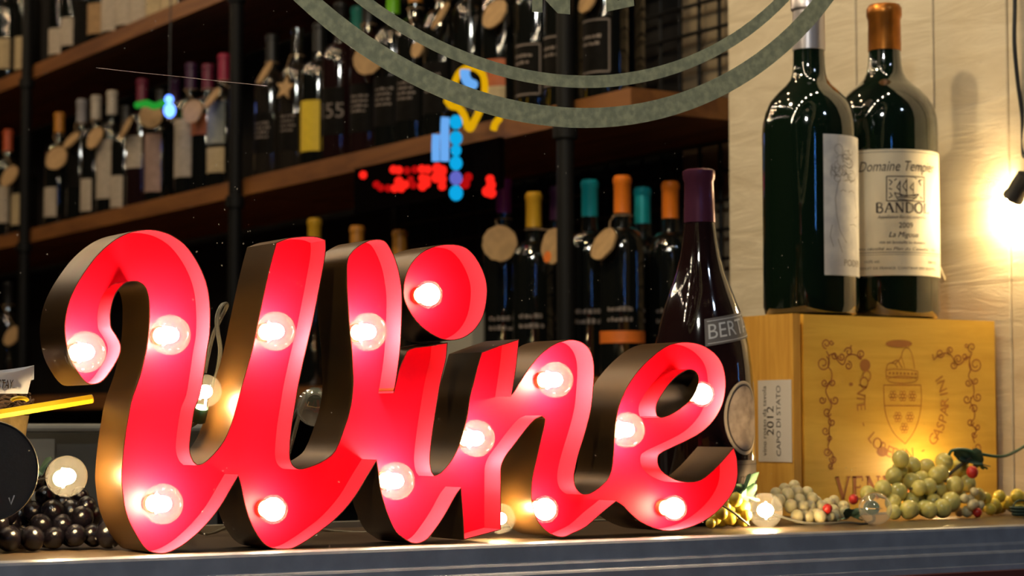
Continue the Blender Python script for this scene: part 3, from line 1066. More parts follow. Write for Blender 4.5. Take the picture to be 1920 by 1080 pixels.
# level, px of the axis, row (0 front, 1 behind), top py (None = usual height), capsule, glass, labels[(centre shift, width, z0, z1, material)], print, description
SB = [
    ('low', 590, 0, 410, 'gold', 'd', [], 0, 'dark bottle with a gold capsule rising behind the W, second stroke'),
    ('low', 670, 0, 424, 'amber', 'd', [], 0, 'dark bottle with an amber capsule between the second and third strokes of the W'),
    ('low', 750, 0, 432, 'amber', 'd', [], 0, 'dark bottle with a dull amber capsule just left of the sign dot'),
    ('low', 945, 0, 336, 'purple', 'd', [(0.5, 1.6, 0.02, 0.05, M_labk)], 1, 'dark bottle with a bright purple capsule, round wood tag at its neck'),
    ('low', 1001, 0, 361, 'gold', 'd', [(0.4, 2.2, 0.030, 0.052, M_laby)], 1, 'dark bottle with a yellow gold capsule and low yellow band, lower shelf'),
    ('low', 1045, 1, 350, 'plum', 'd', [], 1, 'dark bottle with a nearly black plum capsule beside the iron post'),
    ('low', 1106, 0, 338, 'teal', 'd', [], 1, 'dark bottle with the larger teal capsule, right of the iron post'),
    ('low', 1167, 0, 330, 'orange', 'd', [(0.9, 2.6, 0.062, 0.084, M_bright_or)], 1, 'dark bottle with a tall orange capsule and an orange band near its foot'),
    ('low', 1205, 1, 352, 'teal', 'd', [], 0, 'dark bottle with the smaller teal capsule between the two orange ones'),
    ('low', 1257, 1, 341, 'orange', 'd', [], 1, 'dark bottle with an orange capsule next to the tall plum foil neck'),
    ('low', 18, 0, None, 'black', 'd', [(0, 2.0, 0.06, 0.16, M_labk)], 0, 'dark bottle at far left of the lower shelf'),
    ('mid', 13, 0, 245, 'rust', 'd', [(0.25, 2.2, 0.05, 0.17, M_labw)], 0, 'bottle with a rust red capsule left of the far iron post'),
    ('mid', 46, 0, 300, 'black', 'd', [(0.25, 2.2, 0.03, 0.13, M_labc)], 0, 'short black bottle with a cream label beside the far iron post'),
    ('mid', 109, 0, 213, 'amber', 'd', [(0, 2.2, 0.03, 0.12, M_labw)], 0, 'bottle with an amber capsule and low white label right of the far post'),
    ('mid', 151, 0, 188, 'grey', 'd', [(0, 2.2, 0.10, 0.20, M_labk)], 0, 'bottle with a grey white capsule, first of three pale ones in a row'),
    ('mid', 178, 0, 181, 'white', 'd', [(0, 1.9, 0.02, 0.115, M_labw)], 0, 'bottle with a cream white capsule, middle of three pale ones'),
    ('mid', 208, 0, 172, 'white', 'd', [(0, 2.4, 0.045, 0.215, M_labw)], 0, 'bottle with a white capsule and tall white label, last of three pale ones'),
    ('mid', 235, 0, 200, 'black', 'd', [(0, 2.0, 0.01, 0.10, M_labw)], 0, 'black bottle with a low white label after the three pale capsules'),
    ('mid', 264, 0, 150, 'maroon', 'r', [(0, 2.4, 0.11, 0.20, M_labw)], 0, 'bottle with a dark maroon capsule and a squarish white label'),
    ('mid', 300, 0, 170, 'black', 'd', [(0, 2.4, 0.03, 0.19, M_labp)], 0, 'black bottle with a tall dusky pink label behind the blue neon'),
    ('mid', 326, 1, 150, 'plum', 'd', [], 0, 'dark bottle with a plum capsule in the back row by the blue neon'),
    ('mid', 356, 0, 120, 'plum', 'd', [(0, 2.4, 0.05, 0.205, M_labw)], 0, 'bottle with a purple black capsule and long white label'),
    ('mid', 388, 0, 122, 'maroon', 'd', [(0, 2.2, 0.15, 0.25, M_labo)], 0, 'bottle with a rust orange label high on its shoulder'),
    ('mid', 418, 0, 103, 'red', 'd', [(0, 2.4, 0.115, 0.225, M_labb), (0, 2.4, 0.040, 0.105, M_labc)], 0, 'bottle with a crimson capsule, blue grey label over a cream one, by the post'),
    ('mid', 508, 0, 66, 'black', 'c', [(0.2, 2.0, 0.06, 0.16, M_labk)], 2, 'smoky dark bottle with a narrow tag just right of the iron post'),
    ('mid', 556, 0, 52, None, 'c', [(0.2, 2.0, 0.05, 0.14, M_labk)], 2, 'smoky clear bottle with a brown star tag at its neck'),
    ('mid', 597, 0, 45, 'black', 'd', [(0.0, 2.3, 0.035, 0.155, M_laby)], 0, 'black bottle with a bright yellow label'),
    ('mid', 637, 0, None, 'black', 'r', [(0.2, 2.2, 0.06, 0.17, M_labk)], 3, 'reddish black bottle with grey lettering right of the yellow label'),
    ('mid', 668, 1, 14, 'jade', 'd', [], 0, 'dark bottle with a jade green capsule behind the vinyl ring'),
    ('mid', 690, 0, None, 'black', 'r', [(0.2, 2.2, 0.05, 0.16, M_labk)], 2, 'reddish black bottle with a round wood tag under the vinyl ring'),
    ('mid', 736, 0, None, 'green', 'd', [(0.2, 2.2, 0.05, 0.16, M_labk)], 2, 'dark bottle with a lime green capsule'),
    ('mid', 778, 0, None, 'amber', 'd', [(0.2, 2.2, 0.05, 0.17, M_labk)], 2, 'dark bottle with an amber orange capsule between the vinyl rings'),
    ('mid', 830, 0, None, 'grey', 'd', [(0.2, 2.2, 0.05, 0.16, M_labk)], 2, 'dark bottle left of the yellow neon tubes'),
    ('mid', 885, 0, None, 'black', 'd', [(0.2, 2.2, 0.05, 0.16, M_labk)], 0, 'dark bottle right behind the yellow neon tubes'),
    ('mid', 942, 0, None, 'amber', 'd', [(0.15, 2.0, 0.075, 0.13, M_labo), (0.15, 2.0, 0.045, 0.075, M_labc)], 0, 'dark bottle with a red over cream label beside the yellow neon'),
    ('mid', 1008, 0, None, 'black', 'd', [(0.1, 2.3, 0.035, 0.145, M_labk)], 4, 'dark bottle with a framed charcoal label left of the iron post'),
    ('mid', 1062, 0, None, 'black', 'd', [(0.1, 2.3, 0.040, 0.145, M_labk)], 4, 'dark bottle with a charcoal label half behind the iron post'),
    ('mid', 1137, 0, None, 'black', 'd', [(0.1, 2.3, 0.045, 0.155, M_labk)], 4, 'dark bottle with a framed charcoal label right of the iron post'),
    ('mid', 1170, 1, None, 'black', 'd', [], 0, 'black bottle last on the middle shelf, in front of the wire grid'),
    ('up', 10, 0, None, 'black', 'd', [(0.2, 2.4, 0.05, 0.15, M_labc)], 0, 'upper shelf bottle with a tan cream label at the left edge'),
    ('up', 48, 0, None, 'black', 'd', [(0.1, 2.5, 0.02, 0.125, M_labc)], 0, 'upper shelf bottle with a big cream label left of the post'),
    ('up', 113, 0, None, 'black', 'd', [(0, 2.4, 0.02, 0.10, M_labw)], 0, 'upper shelf bottle with a low white label right of the post'),
    ('up', 136, 0, None, 'black', 'd', [(0, 2.4, 0.03, 0.115, M_labw)], 0, 'upper shelf bottle with a white label second from the post'),
    ('up', 160, 0, None, 'black', 'c', [(0, 2.4, 0.02, 0.15, M_labk)], 0, 'upper shelf bottle of smoky glass with a dark label'),
    ('up', 187, 0, None, 'black', 'd', [(0, 2.4, 0.03, 0.12, M_labt)], 0, 'upper shelf bottle with a tan brown label'),
    ('up', 213, 0, None, 'black', 'd', [(0, 2.4, 0.02, 0.14, M_labw)], 0, 'upper shelf bottle with a tall white label next to the tan one'),
    ('up', 240, 0, None, 'black', 'd', [(0, 2.4, 0.02, 0.12, M_labw)], 0, 'upper shelf bottle with a greyish white label, third right of the tan one'),
    ('up', 268, 0, None, 'black', 'd', [(0, 2.4, 0.01, 0.12, M_labw)], 0, 'upper shelf bottle with a white label beside the yellow ones'),
    ('up', 298, 0, None, 'black', 'd', [(0, 2.4, 0.01, 0.12, M_labc)], 0, 'upper shelf bottle with a yellowish cream label, left of a pair'),
    ('up', 328, 0, None, 'black', 'd', [(0, 2.4, 0.01, 0.12, M_labc)], 0, 'upper shelf bottle with a yellowish cream label at the top edge'),
]
GL = {'d': M_glassb, 'r': M_glassbr, 'c': M_glasscl}
BPOS = {}
for k, (lv, px, row, top, cap, gl, labs, prt, desc) in enumerate(SB):
    X = X1 if row else X0
    p = on_x(px, 400, X)
    z = ZL[lv]
    H = 0.375
    if top is not None:
        H = on_x(px, top, X).z - z
    H = min(max(H, 0.27), 0.41)
    if lv == 'mid' and px > 1000:
        H = 0.36
    r, rn = 0.0425, 0.0150
    pr = bordeaux(H, r, rn)
    b = bottle(desc, (p.x, p.y, z + 0.0006), pr, H, rn, GL[gl], cap, 0.070 if cap != 'amber' else 0.062,
               [(PHI + s, wd, z0, z1, m) for s, wd, z0, z1, m in labs], 'bottles on the pipe shelving')
    BPOS[(lv, px)] = (p.x, p.y, z, H, r)
    ph = PHI + 0.45
    if prt == 1:
        scribble(pr, ph + 0.35, 0.120, 2, 0.010, 0.045, k).build('print', M_lablt, b)
    elif prt == 2:
        scribble(pr, ph, 0.13, 4, 0.006, 0.04, k).build('print', M_lablt, b)
    elif prt == 3:
        tv, tf, _ = text2d('155', 0.050)
        MB().add(wrap(pr, ph + 0.1, tv, 0.10), tf, 0, False).build('print', M_lablt, b)
    elif prt == 4:
        mb = scribble(pr, ph - 0.35, 0.115, 2, 0.007, 0.042, k)
        s, wd, z0, z1, _m = labs[0]
        hw = wd / 2 * r - 0.006
        for rec in ([(-hw, z0 + .006), (hw, z0 + .006)], [(-hw, z1 - .006), (hw, z1 - .006)], [(-hw, z0 + .006), (-hw, z1 - .006)], [(hw, z0 + .006), (hw, z1 - .006)]):
            N = 9
            line = [(rec[0][0] + (rec[1][0] - rec[0][0]) * t / N, rec[0][1] + (rec[1][1] - rec[0][1]) * t / N) for t in range(N + 1)]
            rv, rf = ribbon2d(line, 0.003)
            mb.add(wrap(pr, PHI + s, [(a, c - 0.09) for a, c in rv], 0.09), rf)
        mb.build('print', M_lablt, b)


def wood_tag(label, px, py, wpx, hpx, roll, lv, bpx, sticker=False, star=False):
    bx, by, bz, bH, br = BPOS[(lv, bpx)]
    X = bx - br - 0.006
    p = on_x(px, py, X)
    s = scale_at(p)
    rx, rz = max(wpx, hpx) / 2 / s, hpx / 2 / s
    th = math.acos(min(1.0, wpx / max(wpx, hpx)))
    t = empty('wood_tag' if not star else 'star_tag', p, label, 'tag', 'wood slice tags on bottle necks')
    a = facing(p) - th                     # turned away from the lens by th, towards the aisle
    if abs(math.atan2(math.sin(a - PI), math.cos(a - PI))) > abs(math.atan2(math.sin(facing(p) + th - PI), math.cos(facing(p) + th - PI))):
        a = facing(p) + th
    p = on_x(px, py, X - rx * abs(math.sin(a - PI)) * 1.05)
    t.location = p
    N = 26
    q = random.Random(px)
    if star:
        poly = [((rx if i % 2 == 0 else rx * 0.45) * math.sin(PI * i / 5), (rx if i % 2 == 0 else rx * 0.45) * math.cos(PI * i / 5)) for i in range(10)]
    else:
        poly = [(rx * (1 + q.uniform(-.04, .04)) * math.sin(2 * PI * i / N), rx * (1 + q.uniform(-.04, .04)) * math.cos(2 * PI * i / N)) for i in range(N)]
    mb = MB().prism(poly, -0.0025, 0.0025)
    MM = Matrix.Rotation(roll, 4, (p - CAM).normalized()) @ Matrix.Rotation(a + PI / 2, 4, 'Z')
    mb.v = [MM @ v for v in mb.v]
    mb.build('disc', M_tag, t)
    zc = bz + bH * 0.80
    loop = [(bx - p.x + 0.0185 * math.cos(i * PI / 8), by - p.y + 0.0185 * math.sin(i * PI / 8), zc - p.z) for i in range(16)]
    MB().tube(loop, 0.0011, 5, closed=True).build('twine_loop', M_twine, t)
    tp = MM @ Vector((0, -0.003, rx * 0.8))
    e = Vector((bx - p.x - 0.0185, by - p.y, zc - p.z))
    MB().tube([e, (e + tp) / 2 + Vector((-0.004, 0, 0.003)), tp], 0.0011, 5).build('twine', M_twine, t)
    if sticker:
        st = MB().prism([(-rx * .35 + rx * .33 * math.cos(i * PI / 8), -rx * .62 + rx * .33 * math.sin(i * PI / 8)) for i in range(16)], -0.0032, -0.0026)
        st.v = [MM @ v for v in st.v]
        st.build('sticker', M_bright_or, t)


wood_tag('large round wood tag facing the window at the purple capsule', 937, 456, 64, 66, 0, 'low', 945)
wood_tag('narrower wood tag with an orange sticker below the gold capsule', 1038, 461, 42, 68, 0.1, 'low', 1001, sticker=True)
wood_tag('tilted oval wood tag beside the tall orange capsule', 1132, 458, 34, 66, 0.5, 'low', 1167)
wood_tag('round wood tag half hidden by the lower vinyl ring', 689, 112, 52, 56, 0, 'mid', 690)
wood_tag('oval wood tag at the top edge between the vinyl rings', 928, 26, 34, 60, 0.5, 'mid', 942)
wood_tag('thin slanting wood tag below the amber capsule', 826, 30, 8, 58, 0.5, 'mid', 830)
wood_tag('small wood tag under the inner vinyl ring by the amber capsule', 783, 92, 20, 34, 0.2, 'mid', 778)
wood_tag('wood tag cut off by the top edge next to the post', 1102, 2, 24, 50, 0.4, 'mid', 1137)
wood_tag('brown star shaped tag on the smoky clear bottle', 535, 165, 34, 48, 0.2, 'mid', 556, star=True)
wood_tag('narrow tag right of the iron post on the smoky bottle', 497, 136, 9, 50, 0.5, 'mid', 508)
wood_tag('large tan oval tag right of the far iron post', 106, 297, 34, 46, 0.45, 'mid', 109)
wood_tag('slim tan tag leaning over the first pale capsule bottle', 134, 263, 12, 40, 0.7, 'mid', 151)
wood_tag('slim tan tag under the middle pale capsule', 178, 259, 22, 44, 0.4, 'mid', 178)
wood_tag('very thin tan tag right of the last pale capsule', 236, 240, 7, 46, 0.45, 'mid', 235)
wood_tag('greyish tan tag just under the green neon', 283, 218, 42, 44, 0, 'mid', 264)
wood_tag('pinkish tan oval tag right of the blue neon', 361, 209, 34, 46, 0.3, 'mid', 356)
wood_tag('thin slanting tan tag by the crimson capsule', 398, 184, 10, 46, 0.6, 'mid', 388)
wood_tag('thin upright tag beside the iron post', 441, 185, 10, 36, 0.1, 'mid', 418)
wood_tag('oval tag at far left of the middle shelf', 18, 330, 22, 44, 0.5, 'mid', 13)
wood_tag('small oval tag on the lower shelf left of the sign', 22, 630, 22, 40, 0.5, 'low', 18)

# pale carton and wooden board on the shelves
p = on_x(880, 640, XF + 0.04)
cb = empty('carton', (p.x, p.y, Z_LOW + 0.0006), 'pale grey carton standing on the lower shelf under the sign dot', 'carton')
zt = on_x(880, 590, XF + 0.04).z - Z_LOW
w_ = 0.06
MB().box((-0.03, -w_, 0.0), (0.05, w_, zt)).build('body', pbr('pale carton', (0.42, 0.40, 0.34), 0.7), cb)
MB().box((-0.0308, -w_ - 0.0008, zt - 0.012), (0.0508, w_ + 0.0008, zt + 0.001)).build('lid', pbr('pale carton', (0.42, 0.40, 0.34), 0.7), cb)

# ------------------------------------------------------------------ neon and LED reflections in the pane, built as signs hanging in the shop
XN = XF - 0.075


def glow_pts(pix, X):
    return [on_x(x, y, X) for x, y in pix]


N_yel = emit('yellow neon', (0.85, 0.44, 0.003), 0.85)
N_cya = emit('cyan neon', (0.004, 0.40, 0.80), 1.0)
N_blu = emit('pale blue neon', (0.16, 0.44, 0.95), 0.95)
N_vio = emit('violet neon', (0.14, 0.15, 0.62), 0.9)
N_red = emit('red diode', (1.0, 0.018, 0.010), 1.15)
N_red2 = emit('dim red diode', (0.50, 0.004, 0.004), 0.9)
N_grn = emit('green neon', (0.02, 0.32, 0.03), 0.9)
N_bl2 = emit('blue white neon', (0.10, 0.24, 1.0), 4.5)
ctr = on_x(870, 190, XN)
ns = empty('neon_reflection', ctr, 'neon reflection built as yellow loops with pale blue bars and a column of cyan beads', 'sign')
SCN = scale_at(ctr)


def tube_px(name, pix, wpx, mat, X=XN, sub=5, root=ns, org=ctr):
    P = catmull(glow_pts(pix, X), sub, closed=False, corner=100)
    return MB().tube(P, wpx / 2 / SCN, 10).build(name, mat, root, org)


tube_px('yellow_tube', [(852, 178), (852, 158), (862, 136), (884, 126), (904, 138), (909, 158), (908, 180), (902, 196)], 13, N_yel)
tube_px('yellow_tube', [(838, 188), (846, 198), (860, 202), (870, 216), (880, 241), (890, 226), (897, 212), (903, 196)], 14, N_yel)
tube_px('yellow_tube', [(937, 222), (929, 231), (925, 243)], 13, N_yel)
tube_px('blue_tube', [(872, 131), (872, 142), (878, 154), (888, 159)], 19, N_blu, XN - 0.02)
tube_px('blue_tube', [(835, 220), (834, 240), (834, 262), (834, 302)], 17, N_blu, XN - 0.012)
tube_px('blue_tube', [(818, 252), (817, 270), (817, 302)], 16, N_blu, XN - 0.010)
for py, r, mt in [(229, 12, N_cya), (259, 12, N_cya), (282, 10, N_cya), (306, 12, N_cya), (334, 12, N_vio), (362, 13, N_cya)]:
    q = on_x(855, py, XN - 0.02)
    MB().sphere(q, r / SCN, 14, 10, 0, (1, 1, 1.12)).build('cyan_bead' if mt is N_cya else 'violet_bead', mt, ns, ctr)
# hanger wire and backing bar that carry the tubes
a, b_ = on_x(855, 215, XN + 0.012), on_x(855, 376, XN + 0.012)
MB().box((XN + 0.006, a.y - 0.006, b_.z), (XN + 0.014, a.y + 0.006, a.z)).build('backing_bar', M_black, ns, ctr)
a = on_x(880, 205, XN + 0.02)
MB().tube([(a.x, a.y, a.z), (a.x, a.y, 2.59)], 0.002, 6).build('hanger_wire', M_black, ns, ctr)
MB().tube([on_x(838, 205, XN + 0.02), on_x(930, 205, XN + 0.02)], 0.003, 6).build('cross_bar', M_black, ns, ctr)

ctr2 = on_x(800, 330, XN + 0.03)
led = empty('led_reflection', ctr2, 'red diode letter reflection built as a sign hung under the middle shelf', 'sign')
A, B = on_x(668, 330, XN + 0.045), on_x(940, 330, XN + 0.045)
zt, zb = on_x(800, 306, XN + 0.045).z, on_x(800, 378, XN + 0.045).z
MB().box((XN + 0.040, B.y, zb), (XN + 0.052, A.y, Z_MID - 0.046)).build('board', pbr('led board', (0.003, 0.002, 0.002), 0.9, spec=0.0), led, ctr2)
LED = [(681, 328, 9, 1), (738, 318, 9, 1), (748, 319, 9, 1), (763, 320, 8, 0), (778, 318, 8, 0), (791, 317, 9, 1), (802, 318, 9, 1), (820, 316, 11, 1), (829, 320, 11, 1), (792, 334, 9, 1), (800, 336, 9, 1), (818, 333, 11, 1), (829, 336, 10, 1), (748, 340, 10, 1), (760, 346, 9, 1),
       (706, 346, 8, 0), (714, 352, 8, 0), (728, 353, 8, 0), (740, 353, 9, 1), (752, 352, 10, 1), (775, 347, 8, 0), (792, 349, 10, 1), (800, 344, 9, 1), (829, 349, 9, 1), (826, 326, 10, 1), (770, 336, 7, 0), (919, 336, 9, 1), (921, 347, 10, 1), (914, 359, 11, 1), (921, 362, 10, 1), (872, 344, 11, 0), (878, 332, 9, 0)]
for x, y, r, br in LED:
    MB().sphere(on_x(x, y, XN + 0.034), r / SCN * 0.95, 12, 8).build('diode', N_red if br else N_red2, led, ctr2)

p = on_x(318, 205, XN)
sn = empty('neon_reflection', p, 'small neon reflection built as one blue white blob and a green bar before the far bottles', 'sign')
MB().sphere(on_x(318, 207, XN), 11 / scale_at(p), 14, 10, 0, (1, 1, 1.25)).sphere(on_x(317, 186, XN), 8 / scale_at(p), 14, 10).build('blue_tube', N_bl2, sn, p)
MB().tube(catmull(glow_pts([(257, 197), (275, 194), (290, 199), (306, 193)], XN), 4, False), 6.5 / scale_at(p), 8).build('green_tube', N_grn, sn, p)
MB().tube([on_x(318, 190, XN + 0.012), on_x(318, 190, XN + 0.012) + Vector((0, 0, 2.59 - on_x(318, 190, XN).z))], 0.002, 6).build('hanger_wire', M_black, sn, p)
MB().tube([on_x(257, 197, XN + 0.012), on_x(320, 197, XN + 0.012)], 0.003, 6).build('cross_bar', M_black, sn, p)

# ------------------------------------------------------------------ wine crate
YC = 2.10
c_l, c_r = on_y(1499, 700, YC), on_y(1868, 700, YC)
CZ = (on_y(1500, 589, YC).z + on_y(1857, 600, YC).z) / 2
CX0, CX1, CD = c_l.x, min(c_r.x, XW - 0.004), 0.20
CO = (CX0, YC, 0)
crate = empty('wine_crate', (CX0, YC, 0), 'yellow pine wine crate with burnt crest and lettering, under the two big bottles', 'crate')
tw = 0.012
MB().box((CX0 + 0.0085, YC + 0.0015, 0.0005), (CX1 - 0.0005, YC + tw, CZ - 0.0005)).build('front_panel', M_crate, crate, CO)
MB().box((CX0 - 0.012, YC - 0.002, 0.0004), (CX0 + 0.0005, YC + CD, CZ)).build('side_panel', M_crate2, crate, CO)
MB().box((CX1 - 0.011, YC + tw + 0.0005, 0.0005), (CX1, YC + CD, CZ - 0.0005)).build('side_panel', M_crate2, crate, CO)
MB().box((CX0 + 0.001, YC + CD - tw, 0.0005), (CX1 - 0.0115, YC + CD, CZ - 0.0005)).build('back_panel', M_crate2, crate, CO)
MB().box((CX0 + 0.001, YC + tw + 0.0005, CZ - 0.010), (CX1 - 0.0115, YC + CD - tw - 0.0005, CZ - 0.0005)).build('top_panel', M_crate2, crate, CO)
FY = YC + 0.0010


def on_front(u, v, s=1.0):
    p = on_y(u, v, FY)
    return (p.x, p.z)


def flat_print(name, polys, mat, Y=FY, parent=crate, org=CO, Z=0):
    mb = MB()
    for v, f in polys:
        mb.add([(x, Y, z) for x, z in v], f, 0, False)
    return mb.build(name, mat, parent, org)


def q1(u, v):       # detail crop of the crate front: 1480 + u/3.6, 600 + v/3.6
    return on_front(1480 + u / 3.6, 600 + v / 3.6)


def line(pts, wd, smooth=True):
    P = [q1(*p) for p in pts]
    if smooth and len(P) > 2:
        P = [tuple(p) for p in catmull([Vector(p) for p in P], 4, closed=False, corner=100)]
    return ribbon2d(P, wd)


def ring_px(cu, cv, ru, rv, wd, a0=0, a1=360, n=18):
    return line([(cu + ru * math.cos(math.radians(a0 + (a1 - a0) * k / n)), cv + rv * math.sin(math.radians(a0 + (a1 - a0) * k / n))) for k in range(n + 1)], wd, False)


LW = 0.0011
S = [line([(637, 440), (888, 440)], LW * 1.2), line([(637, 440), (640, 530), (648, 620), (672, 700), (712, 772), (782, 836)], LW * 1.2), line([(888, 440), (892, 530), (884, 620), (864, 700), (830, 772), (782, 836)], LW * 1.2), line([(641, 578), (890, 580)], LW)]
for cu, cv in [(700, 512), (765, 514), (830, 514), (732, 655), (814, 655), (776, 730)]:
    for k in range(6):
        a = k * PI / 3
        S.append(ring_px(cu + 19 * math.cos(a), cv + 25 * math.sin(a), 9, 11, LW * 0.8, n=10))
    S.append(ring_px(cu, cv, 9, 11, LW * 0.8, n=10))
# crown: bowl ring, studded band and folded cap
S += [ring_px(762, 404, 100, 24, LW), line([(652, 335), (655, 400)], LW), line([(868, 345), (866, 404)], LW),
      line([(652, 340), (700, 332), (762, 334), (820, 338), (868, 348)], LW), line([(652, 378), (700, 388), (762, 392), (820, 392), (868, 386)], LW),
      line([(655, 335), (664, 300), (690, 290), (716, 300), (730, 322)], LW * 1.2), line([(690, 290), (730, 272), (748, 300), (762, 325)], LW * 1.4), line([(715, 296), (742, 268), (756, 246), (764, 215), (786, 188), (812, 200), (832, 250), (846, 330)], LW * 1.2),
      line([(756, 250), (770, 290), (778, 325)], LW)]
for k in range(8):
    S.append(line([(672 + k * 25, 358 + k * 0.8), (684 + k * 25, 359 + k * 0.8)], LW * 2.6, False))
flat_print('crest_print', S, M_brand2)


def vine(path, loops, wd):
    out = [line(path, wd)]
    for cu, cv, r, a0, turns in loops:
        pts = []
        for k in range(26):
            t = k / 25
            a = math.radians(a0) + turns * 2 * PI * t
            rr = r * (1 - 0.72 * t)
            pts.append((cu + rr * math.cos(a), cv + rr * 1.15 * math.sin(a)))
        out.append(line(pts, wd, False))
    return out


V = vine([(250, 210), (268, 250), (262, 310), (285, 350), (284, 400), (262, 440), (246, 480), (270, 540), (285, 580), (262, 640), (280, 690), (268, 740), (274, 800), (262, 860), (290, 900), (300, 940), (280, 1000)],
         [(250, 160, 30, 90, 1.3), (284, 152, 16, 0, 1.1), (228, 292, 46, 300, 1.5), (292, 422, 22, 200, -1.2), (238, 424, 24, 0, 1.3), (222, 540, 24, 330, 1.2), (308, 540, 28, 200, -1.2), (256, 622, 28, 20, 1.3), (288, 690, 26, 250, -1.2), (244, 748, 26, 0, 1.2), (276, 800, 18, 90, 1.2), (256, 890, 26, 0, 1.3), (296, 940, 26, 200, -1.3), (282, 985, 20, 40, 1.1)], LW * 1.6)
V += vine([(268, 240), (300, 230), (330, 280), (365, 300), (385, 250), (420, 232), (455, 240), (490, 262)],
          [(306, 240, 24, 0, 1.2), (352, 248, 24, 180, -1.3), (398, 308, 26, 270, 1.3), (400, 215, 28, 180, 1.2), (485, 232, 28, 90, 1.4), (420, 180, 10, 90, .6)], LW * 1.6)
V += vine([(1232, 225), (1215, 270), (1225, 330), (1210, 380), (1240, 430), (1245, 500), (1222, 550), (1246, 600), (1250, 660), (1226, 700), (1262, 740), (1240, 790), (1252, 830)],
          [(1232, 185, 30, 90, 1.2), (1196, 172, 14, 0, 1), (1258, 300, 46, 200, -1.5), (1208, 424, 22, 0, 1.2), (1256, 410, 22, 200, -1.2), (1272, 520, 28, 200, -1.3), (1198, 535, 28, 330, 1.2), (1246, 600, 28, 180, 1.2), (1222, 690, 24, 0, 1.2), (1270, 722, 20, 180, -1.1), (1246, 775, 20, 0, 1.1), (1270, 860, 30, 180, -1.2)], LW * 1.5)
V += vine([(1225, 250), (1190, 255), (1165, 290), (1130, 300), (1100, 250), (1075, 228), (1040, 225), (1000, 245), (975, 270), (966, 230)],
          [(1186, 245, 22, 0, 1.2), (1140, 265, 30, 90, 1.4), (1108, 305, 24, 0, 1.1), (1086, 205, 24, 90, 1.4), (1018, 225, 28, 0, 1.4)], LW * 1.5)
flat_print('vine_print', V, M_brand)
# lettering round the crest, tops towards its centre
g0 = Vector(q1(770, 560))
gx = (Vector(q1(1050, 560)) - Vector(q1(490, 560))).length / 2
gz = (Vector(q1(770, 905)) - Vector(q1(770, 560))).length
word = 'CONTE - LOREDAN - GASPARINI'
L = []
a0, a1 = -122.0, 119.0
for k, ch in enumerate(word):
    tv, tf, _ = text2d(ch, 0.0220)
    if not tf:
        continue
    a = math.radians(a0 + (a1 - a0) * k / (len(word) - 1))
    cx, cz = g0.x + math.sin(a) * gx, g0.y - math.cos(a) * gz
    up = Vector((-math.sin(a), math.cos(a)))
    rt = Vector((math.cos(a), math.sin(a)))
    L.append(([(cx + rt.x * x + up.x * (y - 0.008), cz + rt.y * x + up.y * (y - 0.008)) for x, y in tv], tf))
flat_print('ring_lettering', L, M_brand2)
sv, sf, sw = serif_word('VENEGAZZU', 0.030, 0.15, 0.10)
c0 = Vector(on_front(1568, 937))
flat_print('place_lettering', [([(c0.x + sw / 2 + x, c0.y + y) for x, y in sv], sf)], M_brand)
# knots: dark ovals in the boards
for u, v, ru, rv in [(512, 305, 36, 42), (628, 888, 38, 34), (417, 434, 14, 12), (740, 160, 90, 26)]:
    pts = [q1(u + ru * math.cos(k * PI / 9), v + rv * math.sin(k * PI / 9)) for k in range(18)]
    mb = MB().add([(x, FY + 0.0002, z) for x, z in pts], [tuple(range(18))], 0, False)
    mb.build('knot', pbr('pine knot', (0.46, 0.17, 0.03) if rv > 30 else (0.68, 0.32, 0.06), 0.6), crate, CO)
# paper slip on the crate's side
SXp = CX0 - 0.0125
A = [on_x(u, v, SXp) for u, v in [(1420, 714), (1483, 711), (1486, 864), (1424, 868)]]
ya, yb = (A[0].y + A[3].y) / 2, (A[1].y + A[2].y) / 2
za, zb = (A[2].z + A[3].z) / 2, (A[0].z + A[1].z) / 2
MB().box((SXp - 0.0004, yb, za), (SXp + 0.0004, ya, zb)).build('paper_slip', pbr('slip paper', (0.62, 0.56, 0.50), 0.6), crate, CO)
tv, tf, tw_ = text2d('CAPO DI STATO', 0.020)
mb = MB()
for s_, dy, sz in (('CAPO DI STATO', 0.32, 1.0), ('2012', 0.53, 1.0), ('vino rosso da tavola', 0.75, .7)):
    tv, tf, tw_ = text2d(s_, 0.020 * sz)
    k_ = min(1.0, (zb - za) * 0.86 / tw_)
    yc_, zc_ = yb + (ya - yb) * dy, (za + zb) / 2
    mb.add([(SXp - 0.0006, yc_ + y * k_, zc_ + x * k_) for x, y in tv], tf, 0, False)
mb.build('slip_print', M_ink, crate, CO)

# ------------------------------------------------------------------ the two big bottles on the crate
BZ = CZ + 0.0006
# left: dark bottle, silver capsule, grey engraved label turned to the right
pL = on_y(1521, 560, YC + 0.075)
sL = scale_at(pL)
rL = 89 / sL


def px_h(base, px, py):
    """height above the base of the point at pixel height py on a vertical line through base."""
    d = math.hypot(base.x - CAM.x, base.y - CAM.y)
    r_ = ray(px, py)
    return CAM.z + r_.z * d / math.hypot(r_.x, r_.y) - base.z


